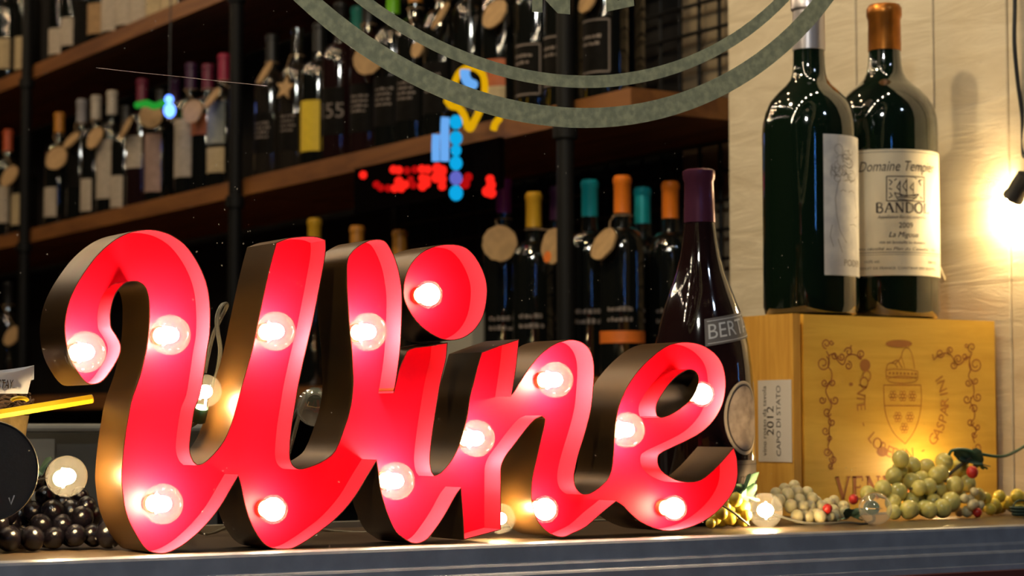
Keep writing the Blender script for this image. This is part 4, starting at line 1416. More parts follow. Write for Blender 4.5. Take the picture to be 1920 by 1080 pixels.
pL = Vector((pL.x, pL.y, BZ))
hh = lambda y: px_h(pL, 1521, y)
HL = hh(-8)
PL = [(rL * 0.8, 0), (rL * 0.96, 0.004), (rL, 0.014), (rL, hh(250)), (rL * 0.985, hh(232)), (rL * 0.93, hh(212)), (rL * 0.83, hh(192)), (rL * 0.68, hh(176)), (rL * 0.51, hh(162)), (rL * 0.40, hh(150)), (rL * 0.355, hh(138)), (rL * 0.335, hh(120)),
      (rL * 0.325, hh(60)), (rL * 0.32, hh(22)), (rL * 0.36, hh(18)), (rL * 0.36, hh(0)), (rL * 0.30, hh(-5)), (rL * 0.2, hh(-5))]
bl = empty('wine_bottle', pL, 'big dark bottle with a silver capsule and grey portrait label, on the crate', 'bottle', 'big bottles on the crate')
MB().lathe(PL, 48).build('body', M_glassg, bl)
cz0 = hh(95)
MB().lathe([(prof_r(PL, cz0) + .0002, cz0 - .0004), (prof_r(PL, cz0) + .0012, cz0), (rL * .325 + .0012, hh(60)), (rL * .32 + .0012, hh(22)), (rL * .36 + .0012, hh(18)), (rL * .36 + .0012, hh(0)), (rL * .33, hh(-7)), (1e-4, HL)], 40).build('capsule', M_silver, bl)
fL = facing(pL)
phL = fL + math.radians(74)
widL = math.radians(116)
lb = patch(PL, phL, widL, hh(522), hh(263), seg=28).build('label', M_paperg, bl)
lb['label'] = 'grey engraved label with a faint sketched head'
# generic sketched curls and profile strokes, and the lettering at its foot
K = []
def lp(u, v):       # pixel of the label -> arc length right of its centre, height
    off = (u - 1521) / (rL * sL)
    off = max(-0.995, min(0.995, off))
    return ((math.asin(off) - (phL - fL)) * rL, hh(v) - hh(400))
q = random.Random(3)
for k in range(26):
    cx, cy = q.uniform(1562, 1598), q.uniform(288, 345)
    r_ = q.uniform(5, 10)
    K.append(ribbon2d([lp(cx + r_ * .8 * math.cos(t * .8 + k), cy + r_ * math.sin(t * .8 + k)) for t in range(7)], 0.0006))
for pts in ([(1572, 350), (1566, 380), (1568, 410), (1574, 440), (1586, 462)], [(1590, 368), (1596, 364), (1601, 368)], [(1601, 372), (1604, 395), (1606, 410), (1601, 414)], [(1592, 428), (1599, 426), (1604, 429)], [(1575, 368), (1580, 364), (1586, 367)], [(1560, 430), (1556, 450), (1562, 470)], [(1570, 455), (1578, 480)]):
    K.append(ribbon2d([lp(*p) for p in pts], 0.0008))
mb = MB()
for v2, f2 in K:
    mb.add(wrap(PL, phL, v2, hh(400)), f2, 0)
tv, tf, tw_ = text2d('PODERI', 0.0125)
x0, y0 = lp(1581, 504)
mb.add(wrap(PL, phL, [(x + x0 + tw_ / 2, y + y0) for x, y in tv], hh(400)), tf, 0)
mb.build('print', M_inkg, lb)

# right: copper capsule, cream label
pR = on_y(1664, 560, YC + 0.098)
sR = scale_at(pR)
rR = 97 / sR
pR = Vector((pR.x, pR.y, BZ))
hr = lambda y: px_h(pR, 1664, y)
HR = hr(8)
PR = [(rR * 0.8, 0), (rR * 0.96, 0.004), (rR, 0.014), (rR, hr(236)), (rR * 0.985, hr(222)), (rR * 0.94, hr(206)), (rR * 0.85, hr(190)), (rR * 0.72, hr(174)), (rR * 0.56, hr(162)), (rR * 0.43, hr(150)), (rR * 0.36, hr(138)), (rR * 0.325, hr(122)),
      (rR * 0.305, hr(95)), (rR * 0.295, hr(38)), (rR * 0.32, hr(30)), (rR * 0.32, hr(16)), (rR * 0.28, hr(11)), (rR * 0.2, hr(11))]
br_ = empty('wine_bottle', pR, 'big dark bottle with a copper capsule and cream label, on the crate', 'bottle', 'big bottles on the crate')
MB().lathe(PR, 48).build('body', M_glassg, br_)
cz0 = hr(96)
MB().lathe([(prof_r(PR, cz0) + .0002, cz0 - .0004), (prof_r(PR, cz0) + .0012, cz0), (rR * .295 + .0014, hr(38)), (rR * .325 + .0014, hr(30)), (rR * .325 + .0014, hr(17)), (rR * .30, hr(10)), (1e-4, HR)], 40).build('capsule', M_copper, br_)
fR = facing(pR)
phR = fR + math.radians(15)
lr = patch(PR, phR, math.radians(156), hr(523), hr(292), seg=36).build('label', M_paper, br_)
mb = MB()


def lq(u, v):
    off = max(-0.995, min(0.995, (u - 1664 - (v - 250) * 0.012) / (rR * sR)))
    return ((math.asin(off) - (phR - fR)) * rR, hr(v) - hr(420))


def put(s_, u, v, h, shear=0.0, spacing=1.0, fitw=None):
    tv, tf, w_ = text2d(s_, h, shear, spacing)
    k_ = fitw / w_ if fitw else 1.0
    x0, y0 = lq(u, v)
    mb.add(wrap(PR, phR, [(x * k_ + x0, y + y0) for x, y in tv], hr(420)), tf, 0)


def rule(v, wd=0.0007, c=65):
    N = 24
    y0 = hr(v) - hr(420)
    rv, rf = ribbon2d([(rR * math.radians(-c + 2 * c * t / N), y0) for t in range(N + 1)], wd)
    mb.add(wrap(PR, phR, rv, hr(420)), rf, 0)


rule(297, .0006, 77)
put('Domaine Tempier', 1692, 332, 0.0205, 0.32, fitw=0.118)
sv, sf, sw = serif_word('BANDOL', 0.0135, 0.16, 0.10)
x0, y0 = lq(1700, 408)
mb.add(wrap(PR, phR, [(x * 0.082 / sw + x0, y + y0) for x, y in sv], hr(420)), sf, 0)
put('Appellation Bandol contr\u00f4l\u00e9e', 1697, 419, 0.0065, 0.25, fitw=0.072)
put('2009', 1701, 436, 0.0105, 0.0)
put('La Migoua', 1698, 453, 0.0105, 0.35)
put('mis en bouteille au domaine', 1698, 465, 0.0060, 0.1)
put('Vin r\u00e9colt\u00e9 au Plan du Castellet, Var', 1694, 477, 0.0060, 0.3, fitw=0.120)
rule(481)
rule(485, .0004)
put('14,5% vol.', 1640, 500, 0.0055)
put('3000 ML', 1748, 500, 0.0055)
put('PRODUIT DE FRANCE  CONTIENT DES SULFITES', 1690, 512, 0.0050, fitw=0.125)
# small framed vignette of a ship
B0 = (1666, 1734, 342, 387)
for pts in ([(B0[0], B0[2]), (B0[1], B0[2])], [(B0[0], B0[3]), (B0[1], B0[3])], [(B0[0], B0[2]), (B0[0], B0[3])], [(B0[1], B0[2]), (B0[1], B0[3])],
            [(1680, 372), (1686, 384), (1712, 386), (1724, 374)], [(1680, 372), (1700, 378), (1724, 374)], [(1690, 374), (1690, 350)], [(1702, 376), (1702, 346)], [(1714, 374), (1714, 352)],
            [(1690, 352), (1684, 362), (1690, 368)], [(1702, 348), (1695, 360), (1702, 370)], [(1714, 354), (1708, 362), (1714, 368)], [(1670, 348), (1676, 352), (1672, 358)], [(1730, 346), (1724, 350), (1728, 358)], [(1670, 382), (1676, 378), (1672, 372)], [(1730, 382), (1726, 378)],
            [(1676, 366), (1670, 364)], [(1720, 346), (1716, 344)], [(1684, 346), (1680, 350)], [(1686, 380), (1720, 381)], [(1690, 377), (1718, 377)]):
    P = [lq(*p) for p in pts]
    N = []
    for a, b in zip(P[:-1], P[1:]):
        N += [(a[0] + (b[0] - a[0]) * t / 6, a[1] + (b[1] - a[1]) * t / 6) for t in range(6)]
    N.append(P[-1])
    rv, rf = ribbon2d(N, 0.0013)
    mb.add(wrap(PR, phR, rv, hr(420)), rf, 0)
mb.build('print', M_ink, lr)

# ------------------------------------------------------------------ tall bottle behind the end of the sign
pB = on_y(1321, 760, 2.005)
sB = scale_at(pB)
pB = Vector((pB.x, pB.y, 0.0002))
hb = lambda y: px_h(pB, 1312, y)
R_ = 96 / sB
kk = R_ / 96
HB = hb(318)
PB = [(R_ * .8, 0), (R_ * .96, .004), (R_, .014), (R_, hb(770)), (95.5 * kk, hb(730)), (93 * kk, hb(690)), (88 * kk, hb(650)), (80 * kk, hb(612)), (71 * kk, hb(580)), (59 * kk, hb(548)), (46 * kk, hb(512)), (38 * kk, hb(482)), (32.5 * kk, hb(450)), (28 * kk, hb(415)),
      (27 * kk, hb(380)), (26 * kk, hb(340)), (28.5 * kk, hb(335)), (28.5 * kk, hb(322)), (24 * kk, hb(319.5)), (12 * kk, hb(319.5))]
bb = empty('wine_bottle', pB, 'tall sloping bottle with plum foil neck and oval medallion behind the letter e', 'bottle')
bb.rotation_euler = (0, math.radians(-0.9), 0)
MB().lathe(PB, 48).build('body', M_glassbr, bb)
z0 = hb(418)
MB().lathe([(prof_r(PB, z0) + .0002, z0 - .0004), (prof_r(PB, z0) + .0011, z0), (27 * kk + .0011, hb(380)), (26 * kk + .0011, hb(343)), (29 * kk + .0011, hb(336)), (29 * kk + .0011, hb(322)), (25 * kk, hb(318.4)), (1e-4, HB)], 40).build('capsule', M_plumfoil, bb)
fB = facing(pB)
ph1 = fB + math.radians(52)
nl = patch(PB, ph1, math.radians(96), hb(641), hb(592), seg=24, tilt=0.16).build('neck_label', pbr('slate label', (0.20, 0.17, 0.15), 0.6), bb)
mb = MB()
tv, tf, tw_ = text2d('BERTANI', 0.0255, 0.0, 1.0)
x0 = -math.radians(96) / 2 * prof_r(PB, hb(628)) + 0.004
mb.add(wrap(PB, ph1, [(x * .95 + x0 + tw_ * .95 / 2, y + 0.16 * (x * .95 + x0 + tw_ * .95 / 2)) for x, y in tv], hb(629)), tf, 0)
for zz in (637, 597):
    rv, rf = ribbon2d([(math.radians(-45 + 90 * t / 16) * prof_r(PB, hb(zz)), 0.16 * math.radians(-45 + 90 * t / 16) * prof_r(PB, hb(zz))) for t in range(17)], 0.0008)
    mb.add(wrap(PB, ph1, rv, hb(zz)), rf, 0)
mb.build('print', pbr('pale letter print', (0.78, 0.74, 0.70), 0.6), nl)
ph2 = fB + math.radians(52)
md = patch(PB, ph2, math.radians(58), hb(852), hb(716), seg=24, mask='oval').build('medallion', pbr('medallion rim', (0.55, 0.45, 0.33), 0.5), bb)
patch(PB, ph2, math.radians(51), hb(846), hb(722), off=0.0010, seg=22, mask='oval').build('inner_rim', M_ink, md)
patch(PB, ph2, math.radians(48), hb(843), hb(725), off=0.0013, seg=22, mask='oval').build('picture', pbr('engraved oval', (0.46, 0.36, 0.29), 0.7, noise=(55, 0.8), col2=(0.16, 0.12, 0.10)), md)
wl = patch(PB, ph2 + 0.1, math.radians(88), hb(960), hb(862), seg=20).build('label', pbr('grey body label', (0.17, 0.14, 0.12), 0.7, noise=(60, 0.5)), bb)
mb = MB()
tv, tf, tw_ = text2d('Amarone', 0.020, 0.3)
mb.add(wrap(PB, ph2 + 0.1, [(x + 0.005, y) for x, y in tv], hb(905)), tf, 0)
rv, rf = ribbon2d([(math.radians(-40 + 80 * t / 16) * R_, 0) for t in range(17)], 0.001)
mb.add(wrap(PB, ph2 + 0.1, rv, hb(870)), rf, 0)
mb.build('print', M_ink, wl)

# ------------------------------------------------------------------ grapes
GM = {}


def grape_mesh(mat):
    if mat.name not in GM:
        o = MB().sphere((0, 0, 0), 1.0, 18, 12, 0, (1, 1, 1.06)).build('grape', mat)
        GM[mat.name] = o.data
        COL.objects.unlink(o)
        bpy.data.objects.remove(o)
    return GM[mat.name]


def cluster(label, ctr, balls, stems=(), group='bunches of artificial grapes on the ledge'):
    """balls: (world point, radius, material)."""
    c = empty('grape_bunch', ctr, label, 'grapes', group)
    q = random.Random(len(balls))
    for p, r, m in balls:
        p = Vector(p)
        p.z = max(p.z, r * 1.06 + 0.0003)
        g = inst('grape', grape_mesh(m), p - Vector(ctr), c, r)
        g.rotation_euler = (q.uniform(-.6, .6), q.uniform(-.6, .6), q.uniform(0, 6))
        if m is M_graper:
            g.name = 'red_berry'
            g['label'] = 'small red berry'
    for pts, r in stems:
        P = catmull([Vector(p) for p in pts], 4, closed=False, corner=100)
        MB().tube(P, r, 6).build('stem', M_stem, c, ctr)
    return c


def leaf(c, org, p, size, yaw, pitch, mat, seed=0):
    """lobed cloth leaf, cupped and veined."""
    q = random.Random(seed)
    N = 30
    v = [(0, 0, 0.0)]
    for i in range(N):
        a = 2 * PI * i / N
        r = size * (0.72 + 0.28 * math.cos(5 * a) + q.uniform(-.05, .05)) * (1 - 0.25 * math.cos(a))
        x, y = r * math.cos(a), r * math.sin(a)
        v.append((x, y, 0.25 * size * math.cos(2 * a) + q.uniform(-.05, .05) * size))
    f = [(0, 1 + i, 1 + (i + 1) % N) for i in range(N)]
    n = len(v)
    v += [(x, y, z - 0.0009) for x, y, z in v]
    f += [tuple(n + i for i in reversed(t)) for t in f[:N]]
    f += [(1 + i, n + 1 + i, n + 1 + (i + 1) % N, 1 + (i + 1) % N) for i in range(N)]
    M = Matrix.Translation(p) @ Matrix.Rotation(yaw, 4, 'Z') @ Matrix.Rotation(pitch, 4, 'Y')
    MB().add(v, f, 0, True, M).build('leaf', mat, c, org, edge=60)


def relax(balls, it=30):
    """push overlapping grapes apart a little so that they lie against each other."""
    P = [[Vector(p), r, m] for p, r, m in balls]
    for _ in range(it):
        for i in range(len(P)):
            for j in range(i):
                d = P[i][0] - P[j][0]
                g = (P[i][1] + P[j][1]) * 0.96 - d.length
                if g > 0 and d.length > 1e-6:
                    s_ = d.normalized() * g * 0.5
                    s_.x *= 0.35
                    s_.z *= 0.35
                    if abs(s_.y) < g * 0.25:
                        s_.y = math.copysign(g * 0.3, d.y if abs(d.y) > 1e-5 else (1 if i % 2 else -1))
                    P[i][0] += s_
                    P[j][0] -= s_
        for q_ in P:
            q_[0].z = max(q_[0].z, q_[1] * 1.06 + 0.0004)
            q_[0].y = min(max(q_[0].y, YG + 0.008 + q_[1]), YC - 0.004 - q_[1])
    return [tuple(q_) for q_ in P]


def g8(u, v):
    return 1320 + u / 3.2, 840 + v / 3.2


BIG = [(1160, 85, 46), (1250, 115, 47), (1335, 115, 46), (1440, 85, 50), (1530, 130, 54), (1425, 160, 46), (1310, 185, 48), (1215, 170, 50), (1150, 175, 46), (1405, 235, 50), (1500, 225, 48), (1580, 215, 46), (1645, 285, 40), (1460, 320, 54), (1190, 265, 50), (1090, 275, 48), (1012, 272, 42), (1310, 290, 54),
       (1200, 385, 50), (1248, 365, 44), (1352, 392, 44), (1425, 405, 50), (1300, 350, 44), (1130, 330, 44), (1240, 200, 46), (1370, 170, 44), (1385, 310, 44), (1130, 410, 40), (1270, 250, 42), (1540, 290, 36), (1350, 250, 44), (1180, 125, 44), (1250, 305, 44)]
balls = []
for i, (u, v, r) in enumerate(BIG):
    Y = 1.945 + 0.075 * (1 - v / 420) + 0.02 * ((i * 7) % 5) / 5
    p = on_y(*g8(u, v), Y)
    balls.append((p, r / 3.2 / scale_at(p) * 1.12, M_grapew))
for i, (u, v, r) in enumerate([(1578, 352, 30), (1620, 335, 28), (1640, 378, 30), (1585, 415, 34), (1655, 345, 26), (1605, 300, 28), (1550, 310, 28), (1560, 385, 28), (1610, 270, 26)]):
    p = on_y(*g8(u, v), 1.955 + 0.006 * (i % 3))
    balls.append((p, r / 3.2 / scale_at(p), M_grapep))
for u, v, r in [(1610, 145, 36), (1626, 402, 28), (897, 308, 30)]:
    p = on_y(*g8(u, v), 1.95)
    balls.append((p, r / 3.2 / scale_at(p), M_graper))
ctr = on_y(*g8(1350, 440), 1.98)
ctr.z = 0
W = lambda u, v, Y: on_y(*g8(u, v), Y)
cl = cluster('large green grape bunch heaped before the crate, the biggest grapes', ctr, relax(balls),
             [([W(1600, 60, 1.985), W(1480, 150, 1.99), W(1390, 260, 1.985), W(1330, 380, 1.975)], .0022), ([W(1240, 245, 1.975), W(1320, 225, 1.98), W(1390, 230, 1.985)], .0018), ([W(1385, 270, 1.975), W(1400, 330, 1.96)], .0018)])
leaf(cl, ctr, W(1610, 75, 1.985), 0.026, 0.5, 0.5, M_leafd, 3)
leaf(cl, ctr, W(1575, 60, 1.99), 0.022, 2.4, -0.4, M_leafd, 5)
leaf(cl, ctr, W(880, 405, 1.915), 0.018, 1.2, 0.4, M_leafd, 6)
leaf(cl, ctr, W(1655, 100, 1.98), 0.014, 0.2, 0.9, M_leafd, 7)
MB().tube(catmull([W(1470, 40, 1.99), W(1490, 15, 1.985), W(1570, 10, 1.98), W(1680, 40, 1.97), W(1790, 50, 1.97), W(1870, 20, 1.975), W(1935, -20, 1.98)], 5, False, 100), 0.0021, 7).build('tendril', pbr('green tendril', (0.03, 0.10, 0.06), 0.4), cl, ctr)

SM = [(500, 258), (575, 265), (622, 280), (532, 300), (575, 325), (652, 325), (600, 355), (540, 372), (570, 397), (655, 390), (690, 322), (740, 342), (788, 322), (766, 370), (812, 385), (830, 352), (720, 402), (690, 412), (620, 437), (555, 452), (650, 455), (703, 450), (735, 425), (592, 410), (452, 280), (480, 330), (520, 350), (700, 355), (640, 355), (560, 240), (610, 320), (670, 430), (500, 300), (450, 320)]
balls = []
for i, (u, v) in enumerate(SM):
    Y = 1.945 + 0.055 * (1 - (v - 230) / 230)
    p = on_y(*g8(u, v), Y)
    balls.append((p, (35 + (i * 5) % 6) / 3.2 / scale_at(p), M_grapep))
p = on_y(*g8(728, 372), 1.935)
balls.append((p, 30 / 3.2 / scale_at(p), M_graper))
ctr = on_y(*g8(640, 470), 1.965)
ctr.z = 0
cluster('small pale grape bunch with one red berry, left of the big bunch', ctr, relax(balls), [([W(470, 300, 1.99), W(580, 330, 1.985), W(700, 370, 1.97), W(800, 350, 1.97)], .0014)])

YE = [(180, 312, 42), (232, 362, 44), (205, 398, 36), (100, 392, 38), (150, 425, 40), (190, 455, 36), (245, 405, 34), (70, 425, 36), (115, 450, 34), (140, 345, 34), (225, 440, 32), (160, 380, 34), (40, 452, 30)]
balls = []
for i, (u, v, r) in enumerate(YE):
    p = on_y(*g8(u, v), 1.905 + 0.009 * (i % 3))
    balls.append((p, r / 3.2 / scale_at(p), M_grapey))
ctr = on_y(*g8(150, 480), 1.915)
ctr.z = 0
cl = cluster('yellow lit grape bunch beside the end of the letter e', ctr, relax(balls), [([W(110, 345, 1.892), W(180, 390, 1.890), W(270, 465, 1.890)], .0014), ([W(205, 415, 1.890), W(240, 440, 1.890)], .0011)])
leaf(cl, ctr, W(230, 245, 1.92), 0.024, 2.2, 0.8, M_leaf, 11)
leaf(cl, ctr, W(255, 285, 1.915), 0.017, 0.9, 0.9, M_leaf, 12)

RI = [(1700, 312, 38), (1765, 300, 38), (1795, 340, 40), (1880, 288, 42), (1760, 375, 38), (1800, 402, 36), (1705, 385, 36), (1915, 305, 40), (1850, 350, 36), (1890, 380, 34), (1735, 340, 36), (1690, 350, 34)]
balls = []
for i, (u, v, r) in enumerate(RI):
    p = on_y(*g8(u, v), 1.985 + 0.012 * (i % 3))
    balls.append((p, r / 3.2 / scale_at(p), M_grapey))
ctr = on_y(*g8(1780, 430), 2.0)
ctr.z = 0
cluster('yellow grape bunch at the right edge by the tiny basket', ctr, relax(balls))

# tiny dark green basket at the right edge
p = on_y(1914, 955, 1.935)
p.z = 0.0012
bk = empty('basket', p, 'tiny dark green woven basket at the right edge of the ledge', 'basket')
s_ = 1 / scale_at(p)
zb_ = on_y(1914, 970, 1.935).z - p.z
MB().lathe([(14 * s_, 0.0), (20 * s_, 20 * s_ + zb_), (17.5 * s_, 20 * s_ + zb_), (12 * s_, 0.002)], 16).build('body', pbr('green wicker', (0.03, 0.06, 0.045), 0.6, noise=(120, 0.8), bump=(260, 1.0)), bk)
MB().tube([(19 * s_ * math.cos(a * PI / 12), 0, 20 * s_ + zb_ + 12 * s_ * math.sin(a * PI / 12)) for a in range(13)], 0.0011, 6).build('handle', M_leafd, bk)
for k in range(3):
    rr = (15 + 2.0 * k) * s_
    MB().tube([((rr + .0006) * math.cos(a * PI / 10), (rr + .0006) * math.sin(a * PI / 10), (zb_ + 20 * s_) * (0.25 + k * 0.33)) for a in range(20)], 0.0013, 5, closed=True).build('band', M_leafd, bk)

# black grapes at the left
q = random.Random(21)
balls = []
BK = [(85, 930, 17), (60, 960, 17), (30, 985, 17), (100, 965, 20), (136, 960, 20), (118, 945, 17), (160, 950, 16), (75, 990, 18), (42, 972, 22), (150, 975, 19), (174, 972, 17), (100, 1000, 18), (137, 1000, 18), (170, 995, 17), (140, 1027, 20), (195, 1022, 22), (20, 1015, 20), (78, 1012, 19), (60, 1030, 20), (100, 1032, 18), (170, 1030, 17),
      (0, 1000, 19), (5, 1035, 20), (35, 1040, 17), (196, 990, 16), (95, 915, 16), (150, 930, 15), (118, 985, 18), (12, 965, 18), (50, 1005, 18), (175, 1005, 17), (-20, 1015, 19), (-15, 980, 19), (65, 905, 14)]
for i, (x, y, r) in enumerate(BK):
    Y = 1.90 + 0.085 * (1 - (y - 900) / 140) + 0.018 * (i % 3)
    p = on_y(x, y, Y)
    balls.append((p, r * 1.14 / scale_at(p), M_grapek))
ctr = on_y(110, 1040, 1.95)
ctr.z = 0
cl = cluster('heap of shiny black grapes in the left corner of the ledge', ctr, relax(balls, 20), [([on_y(70, 905, 1.99), on_y(85, 890, 1.99), on_y(90, 878, 1.995)], .0018)])
leaf(cl, ctr, on_y(72, 882, 1.99), 0.018, 2.8, 0.7, M_leaf, 31)

# ------------------------------------------------------------------ globe string lights lying along the ledge
so = on_y(600, 1000, 2.02)
so.z = 0
strl = empty('string_lights', so, 'string of clear globe bulbs on pale grey flex winding behind the sign and grapes', 'string lights')


def string_bulb(px, py, rpx, Y, lit, aim):
    """aim: direction from socket to globe tip."""
    p = on_y(px, py, Y)
    k = rpx / scale_at(p) / 0.0192
    p.z = max(p.z, 0.0195 * k)
    q_ = Vector((0, -1, 0)).rotation_difference(Vector(aim).normalized())
    key = add_bulb(0, 0, True, strl, so, lit, YS, None, M_greensock, M_fil2)
    b = key[0]
    b.location = p - so
    b.rotation_mode = 'QUATERNION'
    b.rotation_quaternion = q_
    b.scale = (k, k, k)
    return p - Vector(aim).normalized() * 0.0192 * 2.05 * k


ends = [string_bulb(125, 893, 39, 1.862, True, (-0.12, -1.0, 0.12)),
        string_bulb(385, 733, 31, 1.852, True, (0.0, -0.5, 0.85)),
        string_bulb(592, 763, 37, 2.03, False, (-0.4, -0.9, -0.3)),
        string_bulb(938, 972, 29, 1.850, True, (0.0, -0.95, 0.2)),
        string_bulb(1435, 961, 33, 1.885, True, (-0.70, -0.8, 0.05)),
        string_bulb(1641, 956, 31, 1.865, False, (-0.62, -0.9, 0.0)),
        string_bulb(1768, 876, 14, 2.05, True, (0.0, 0.3, 0.9))]
fl = 0.0032
paths = [[ends[0], ends[0] + Vector((-0.005, 0.03, 0.0)), Vector((0.69, 1.99, 0.05)), Vector((0.75, 2.06, fl)), Vector((0.85, 2.08, fl)), Vector((0.86, 2.0, 0.03)), ends[1] + Vector((0, 0.05, -0.02)), ends[1]],
         [ends[1] + Vector((0, 0.05, -0.02)), Vector((0.85, 1.99, 0.06)), Vector((0.88, 2.04, 0.02)), Vector((0.93, 2.08, fl)), Vector((1.0, 2.08, 0.05)), on_y(575, 735, 2.07), ends[2]],
         [ends[2], on_y(568, 745, 2.075), Vector((1.0, 2.10, 0.04)), Vector((1.06, 2.10, fl)), Vector((1.16, 2.0, fl)), ends[3] + Vector((0, 0.04, -0.004)), ends[3]],
         [ends[3] + Vector((0, 0.04, -0.004)), Vector((1.24, 2.0, fl)), Vector((1.42, 2.088, fl)), Vector((1.62, 2.086, fl)), Vector((1.64, 2.0, fl)), ends[4] + Vector((0.02, 0.015, -0.005)), ends[4]],
         [ends[4] + Vector((0.02, 0.015, -0.005)), Vector((1.61, 1.905, fl)), Vector((1.66, 1.895, fl)), Vector((1.71, 1.90, fl)), ends[5]],
         [ends[5], ends[5] + Vector((0.004, 0.03, -0.006)), Vector((1.757, 2.02, fl)), Vector((1.80, 2.085, fl)), Vector((1.93, 2.088, fl)), ends[6] + Vector((0, 0.0, -0.02)), ends[6]]]
for P in paths:
    C_ = catmull(P, 6, False, 120)
    MB().tube(C_, 0.0015, 6).tube([c_ + Vector((0.0022, 0.0012, 0)) for c_ in C_], 0.0015, 6).build('flex', M_cord, strl, so)
# the loop of flex that shows in front of the W's back wall
C_ = catmull([on_y(405, 770, 1.935), on_y(400, 752, 1.935), on_y(399, 725, 1.935), on_y(407, 690, 1.936), on_y(411, 655, 1.94), on_y(406, 620, 1.945), on_y(405, 595, 1.95), on_y(412, 576, 1.955), on_y(420, 569, 1.965), on_y(423, 575, 1.972), on_y(412, 598, 1.98), on_y(399, 626, 1.985), on_y(390, 660, 1.99), on_y(382, 700, 1.995)], 5, False, 120)
MB().tube(C_, 0.0014, 7).tube([c_ + Vector((0.0021, 0.0, 0.0005)) for c_ in C_], 0.0014, 7).build('flex', M_cord, strl, so)

# black corded lamp by the boarded wall
p = on_y(1885, 396, 2.075)
hl = empty('hanging_bulb', p, 'burning bulb in a black socket hung on a black cord by the cream wall', 'lamp')
sk = on_y(1905, 362, 2.055)
d_ = (sk - p).normalized()
rr = 0.0205
Mx = Vector((0, 0, 1)).rotation_difference(-d_).to_matrix().to_4x4()
g, s2, f2 = globe_meshes(True)
for mb, nm, mt in ((g, 'bulb', M_globe), (f2, 'filament', emit('wall bulb filament', (1.0, 0.72, 0.35), 1000))):
    mb.v = [Mx @ v_ for v_ in mb.v]
    ob = mb.build(nm, mt, hl if nm == 'bulb' else bpy.data.objects[hl.children[0].name])
MB().lathe([(0.0085, -0.062), (0.0125, -0.060), (0.0135, -0.030), (0.0150, -0.027), (0.0150, -0.021), (0.0090, -0.021)], 20, 0, Mx).build('socket', M_black, hl)
top = p + Mx.to_3x3() @ Vector((0, 0, -0.060))
P = [top, top + Vector((0.004, 0.0, 0.03)), on_y(1919, 290, 2.06), on_y(1917, 220, 2.06), on_y(1908, 150, 2.06), on_y(1902, 80, 2.06), on_y(1903, 0, 2.06), on_y(1903, -200, 2.06), Vector((2.085, 2.06, 1.5))]
MB().tube([v_ - p for v_ in catmull(P, 5, False, 120)], 0.0030, 8).build('cord', M_black, hl)

# pale wire down the back of the right bottle
P = catmull([on_y(1762, 500, 2.215), on_y(1774, 530, 2.218), on_y(1786, 560, 2.221), on_y(1798, 596, 2.224), on_y(1806, 640, 2.228)], 4, False)
we = empty('wire', (P[-8].x, P[-8].y, CZ + 0.0014), 'short pale wire leaning behind the cream labelled big bottle on the crate', 'wire')
zmin = min(v_.z for v_ in P)
MB().tube([Vector((v_.x, v_.y, max(v_.z, CZ + 0.0024))) - we.location for v_ in P if v_.z > CZ - 0.004], 0.0016, 7).build('strand', M_paper, we)
# ------------------------------------------------------------------ things at the left edge
# black round board on a foot
p = on_y(-22, 884, 1.838)
s_ = scale_at(p)
rad = 95 / s_
pb_ = Vector((p.x, p.y, 0.0004))
bd = empty('round_board', pb_, 'black round board with a thin pale rim at the left edge', 'board')
rot = Matrix.Translation((0, 0, p.z)) @ Matrix.Rotation(PI / 2, 4, 'X')
MB().lathe([(1e-4, 0.0040), (rad * .955, 0.0040), (rad * .965, 0.0052), (rad * 0.985, 0.0052), (rad * .985, -0.004), (1e-4, -0.004)], 56, 0, rot, cap=False).build('disc', M_blackw, bd)
MB().lathe([(rad * .986, 0.0045), (rad, 0.0035), (rad, -0.004), (rad * .986, -0.004)], 56, 0, rot, cap=False).build('rim', pbr('pale rim', (0.55, 0.45, 0.30), 0.5), bd)
MB().box((-0.030, 0.006, 0.0), (-0.022, 0.012, p.z)).box((-0.045, -0.01, 0.0), (-0.005, 0.03, 0.003)).build('foot', M_black, bd)
mk = ribbon2d([(0.0175, -0.024), (0.0195, -0.030), (0.0225, -0.022)], 0.0011)
MB().add([(x, -0.0056, p.z + z) for x, z in mk[0]], mk[1], 0, False).build('mark', M_paperg, bd)

# cork stump carrying a nest of twigs
p = on_y(-2, 780, 2.045)
s_ = scale_at(p)
rc = 51 / s_
pc = Vector((p.x, p.y, 0.0004))
ck = empty('cork_stump', pc, 'rough tan cork stump behind the black round board', 'stump')
mb = MB()
qq = random.Random(5)
prof_ = [(rc * (1 + qq.uniform(-.05, .05)), p.z * k / 8) for k in range(9)]
mb.lathe(prof_, 26)
for i in range(len(mb.v)):
    v_ = mb.v[i]
    k_ = 1 + qq.uniform(-.05, .05)
    mb.v[i] = Vector((v_.x * k_, v_.y * k_, v_.z))
mb.build('bark', M_cork, ck)
MB().lathe([(rc * .9, p.z + .0002), (rc * .9, p.z + 0.0015), (1e-4, p.z + 0.0015)], 26).build('cut_top', M_twig, ck)
nz = pc.z + p.z + 0.0022
nest = empty('nest', (pc.x, pc.y, nz), 'nest of dark twigs on the cork stump with a yellow curl in it', 'nest')
mb = MB()
for k in range(90):
    a = qq.uniform(0, 2 * PI)
    r0 = qq.uniform(.5, 1.25) * rc
    zz = qq.uniform(0.001, 0.020)
    pts = []
    for t in range(6):
        aa = a + t * 0.22
        r1 = r0 * (1 + qq.uniform(-.06, .06))
        pts.append((r1 * math.cos(aa), r1 * math.sin(aa), max(0.0012, zz + qq.uniform(-.004, .004))))
    mb.tube(pts, qq.uniform(.0006, .0013), 5)
tag(mb.build('twigs', M_twig, nest), kind='stuff')
pcu = on_y(37, 748, 1.962)
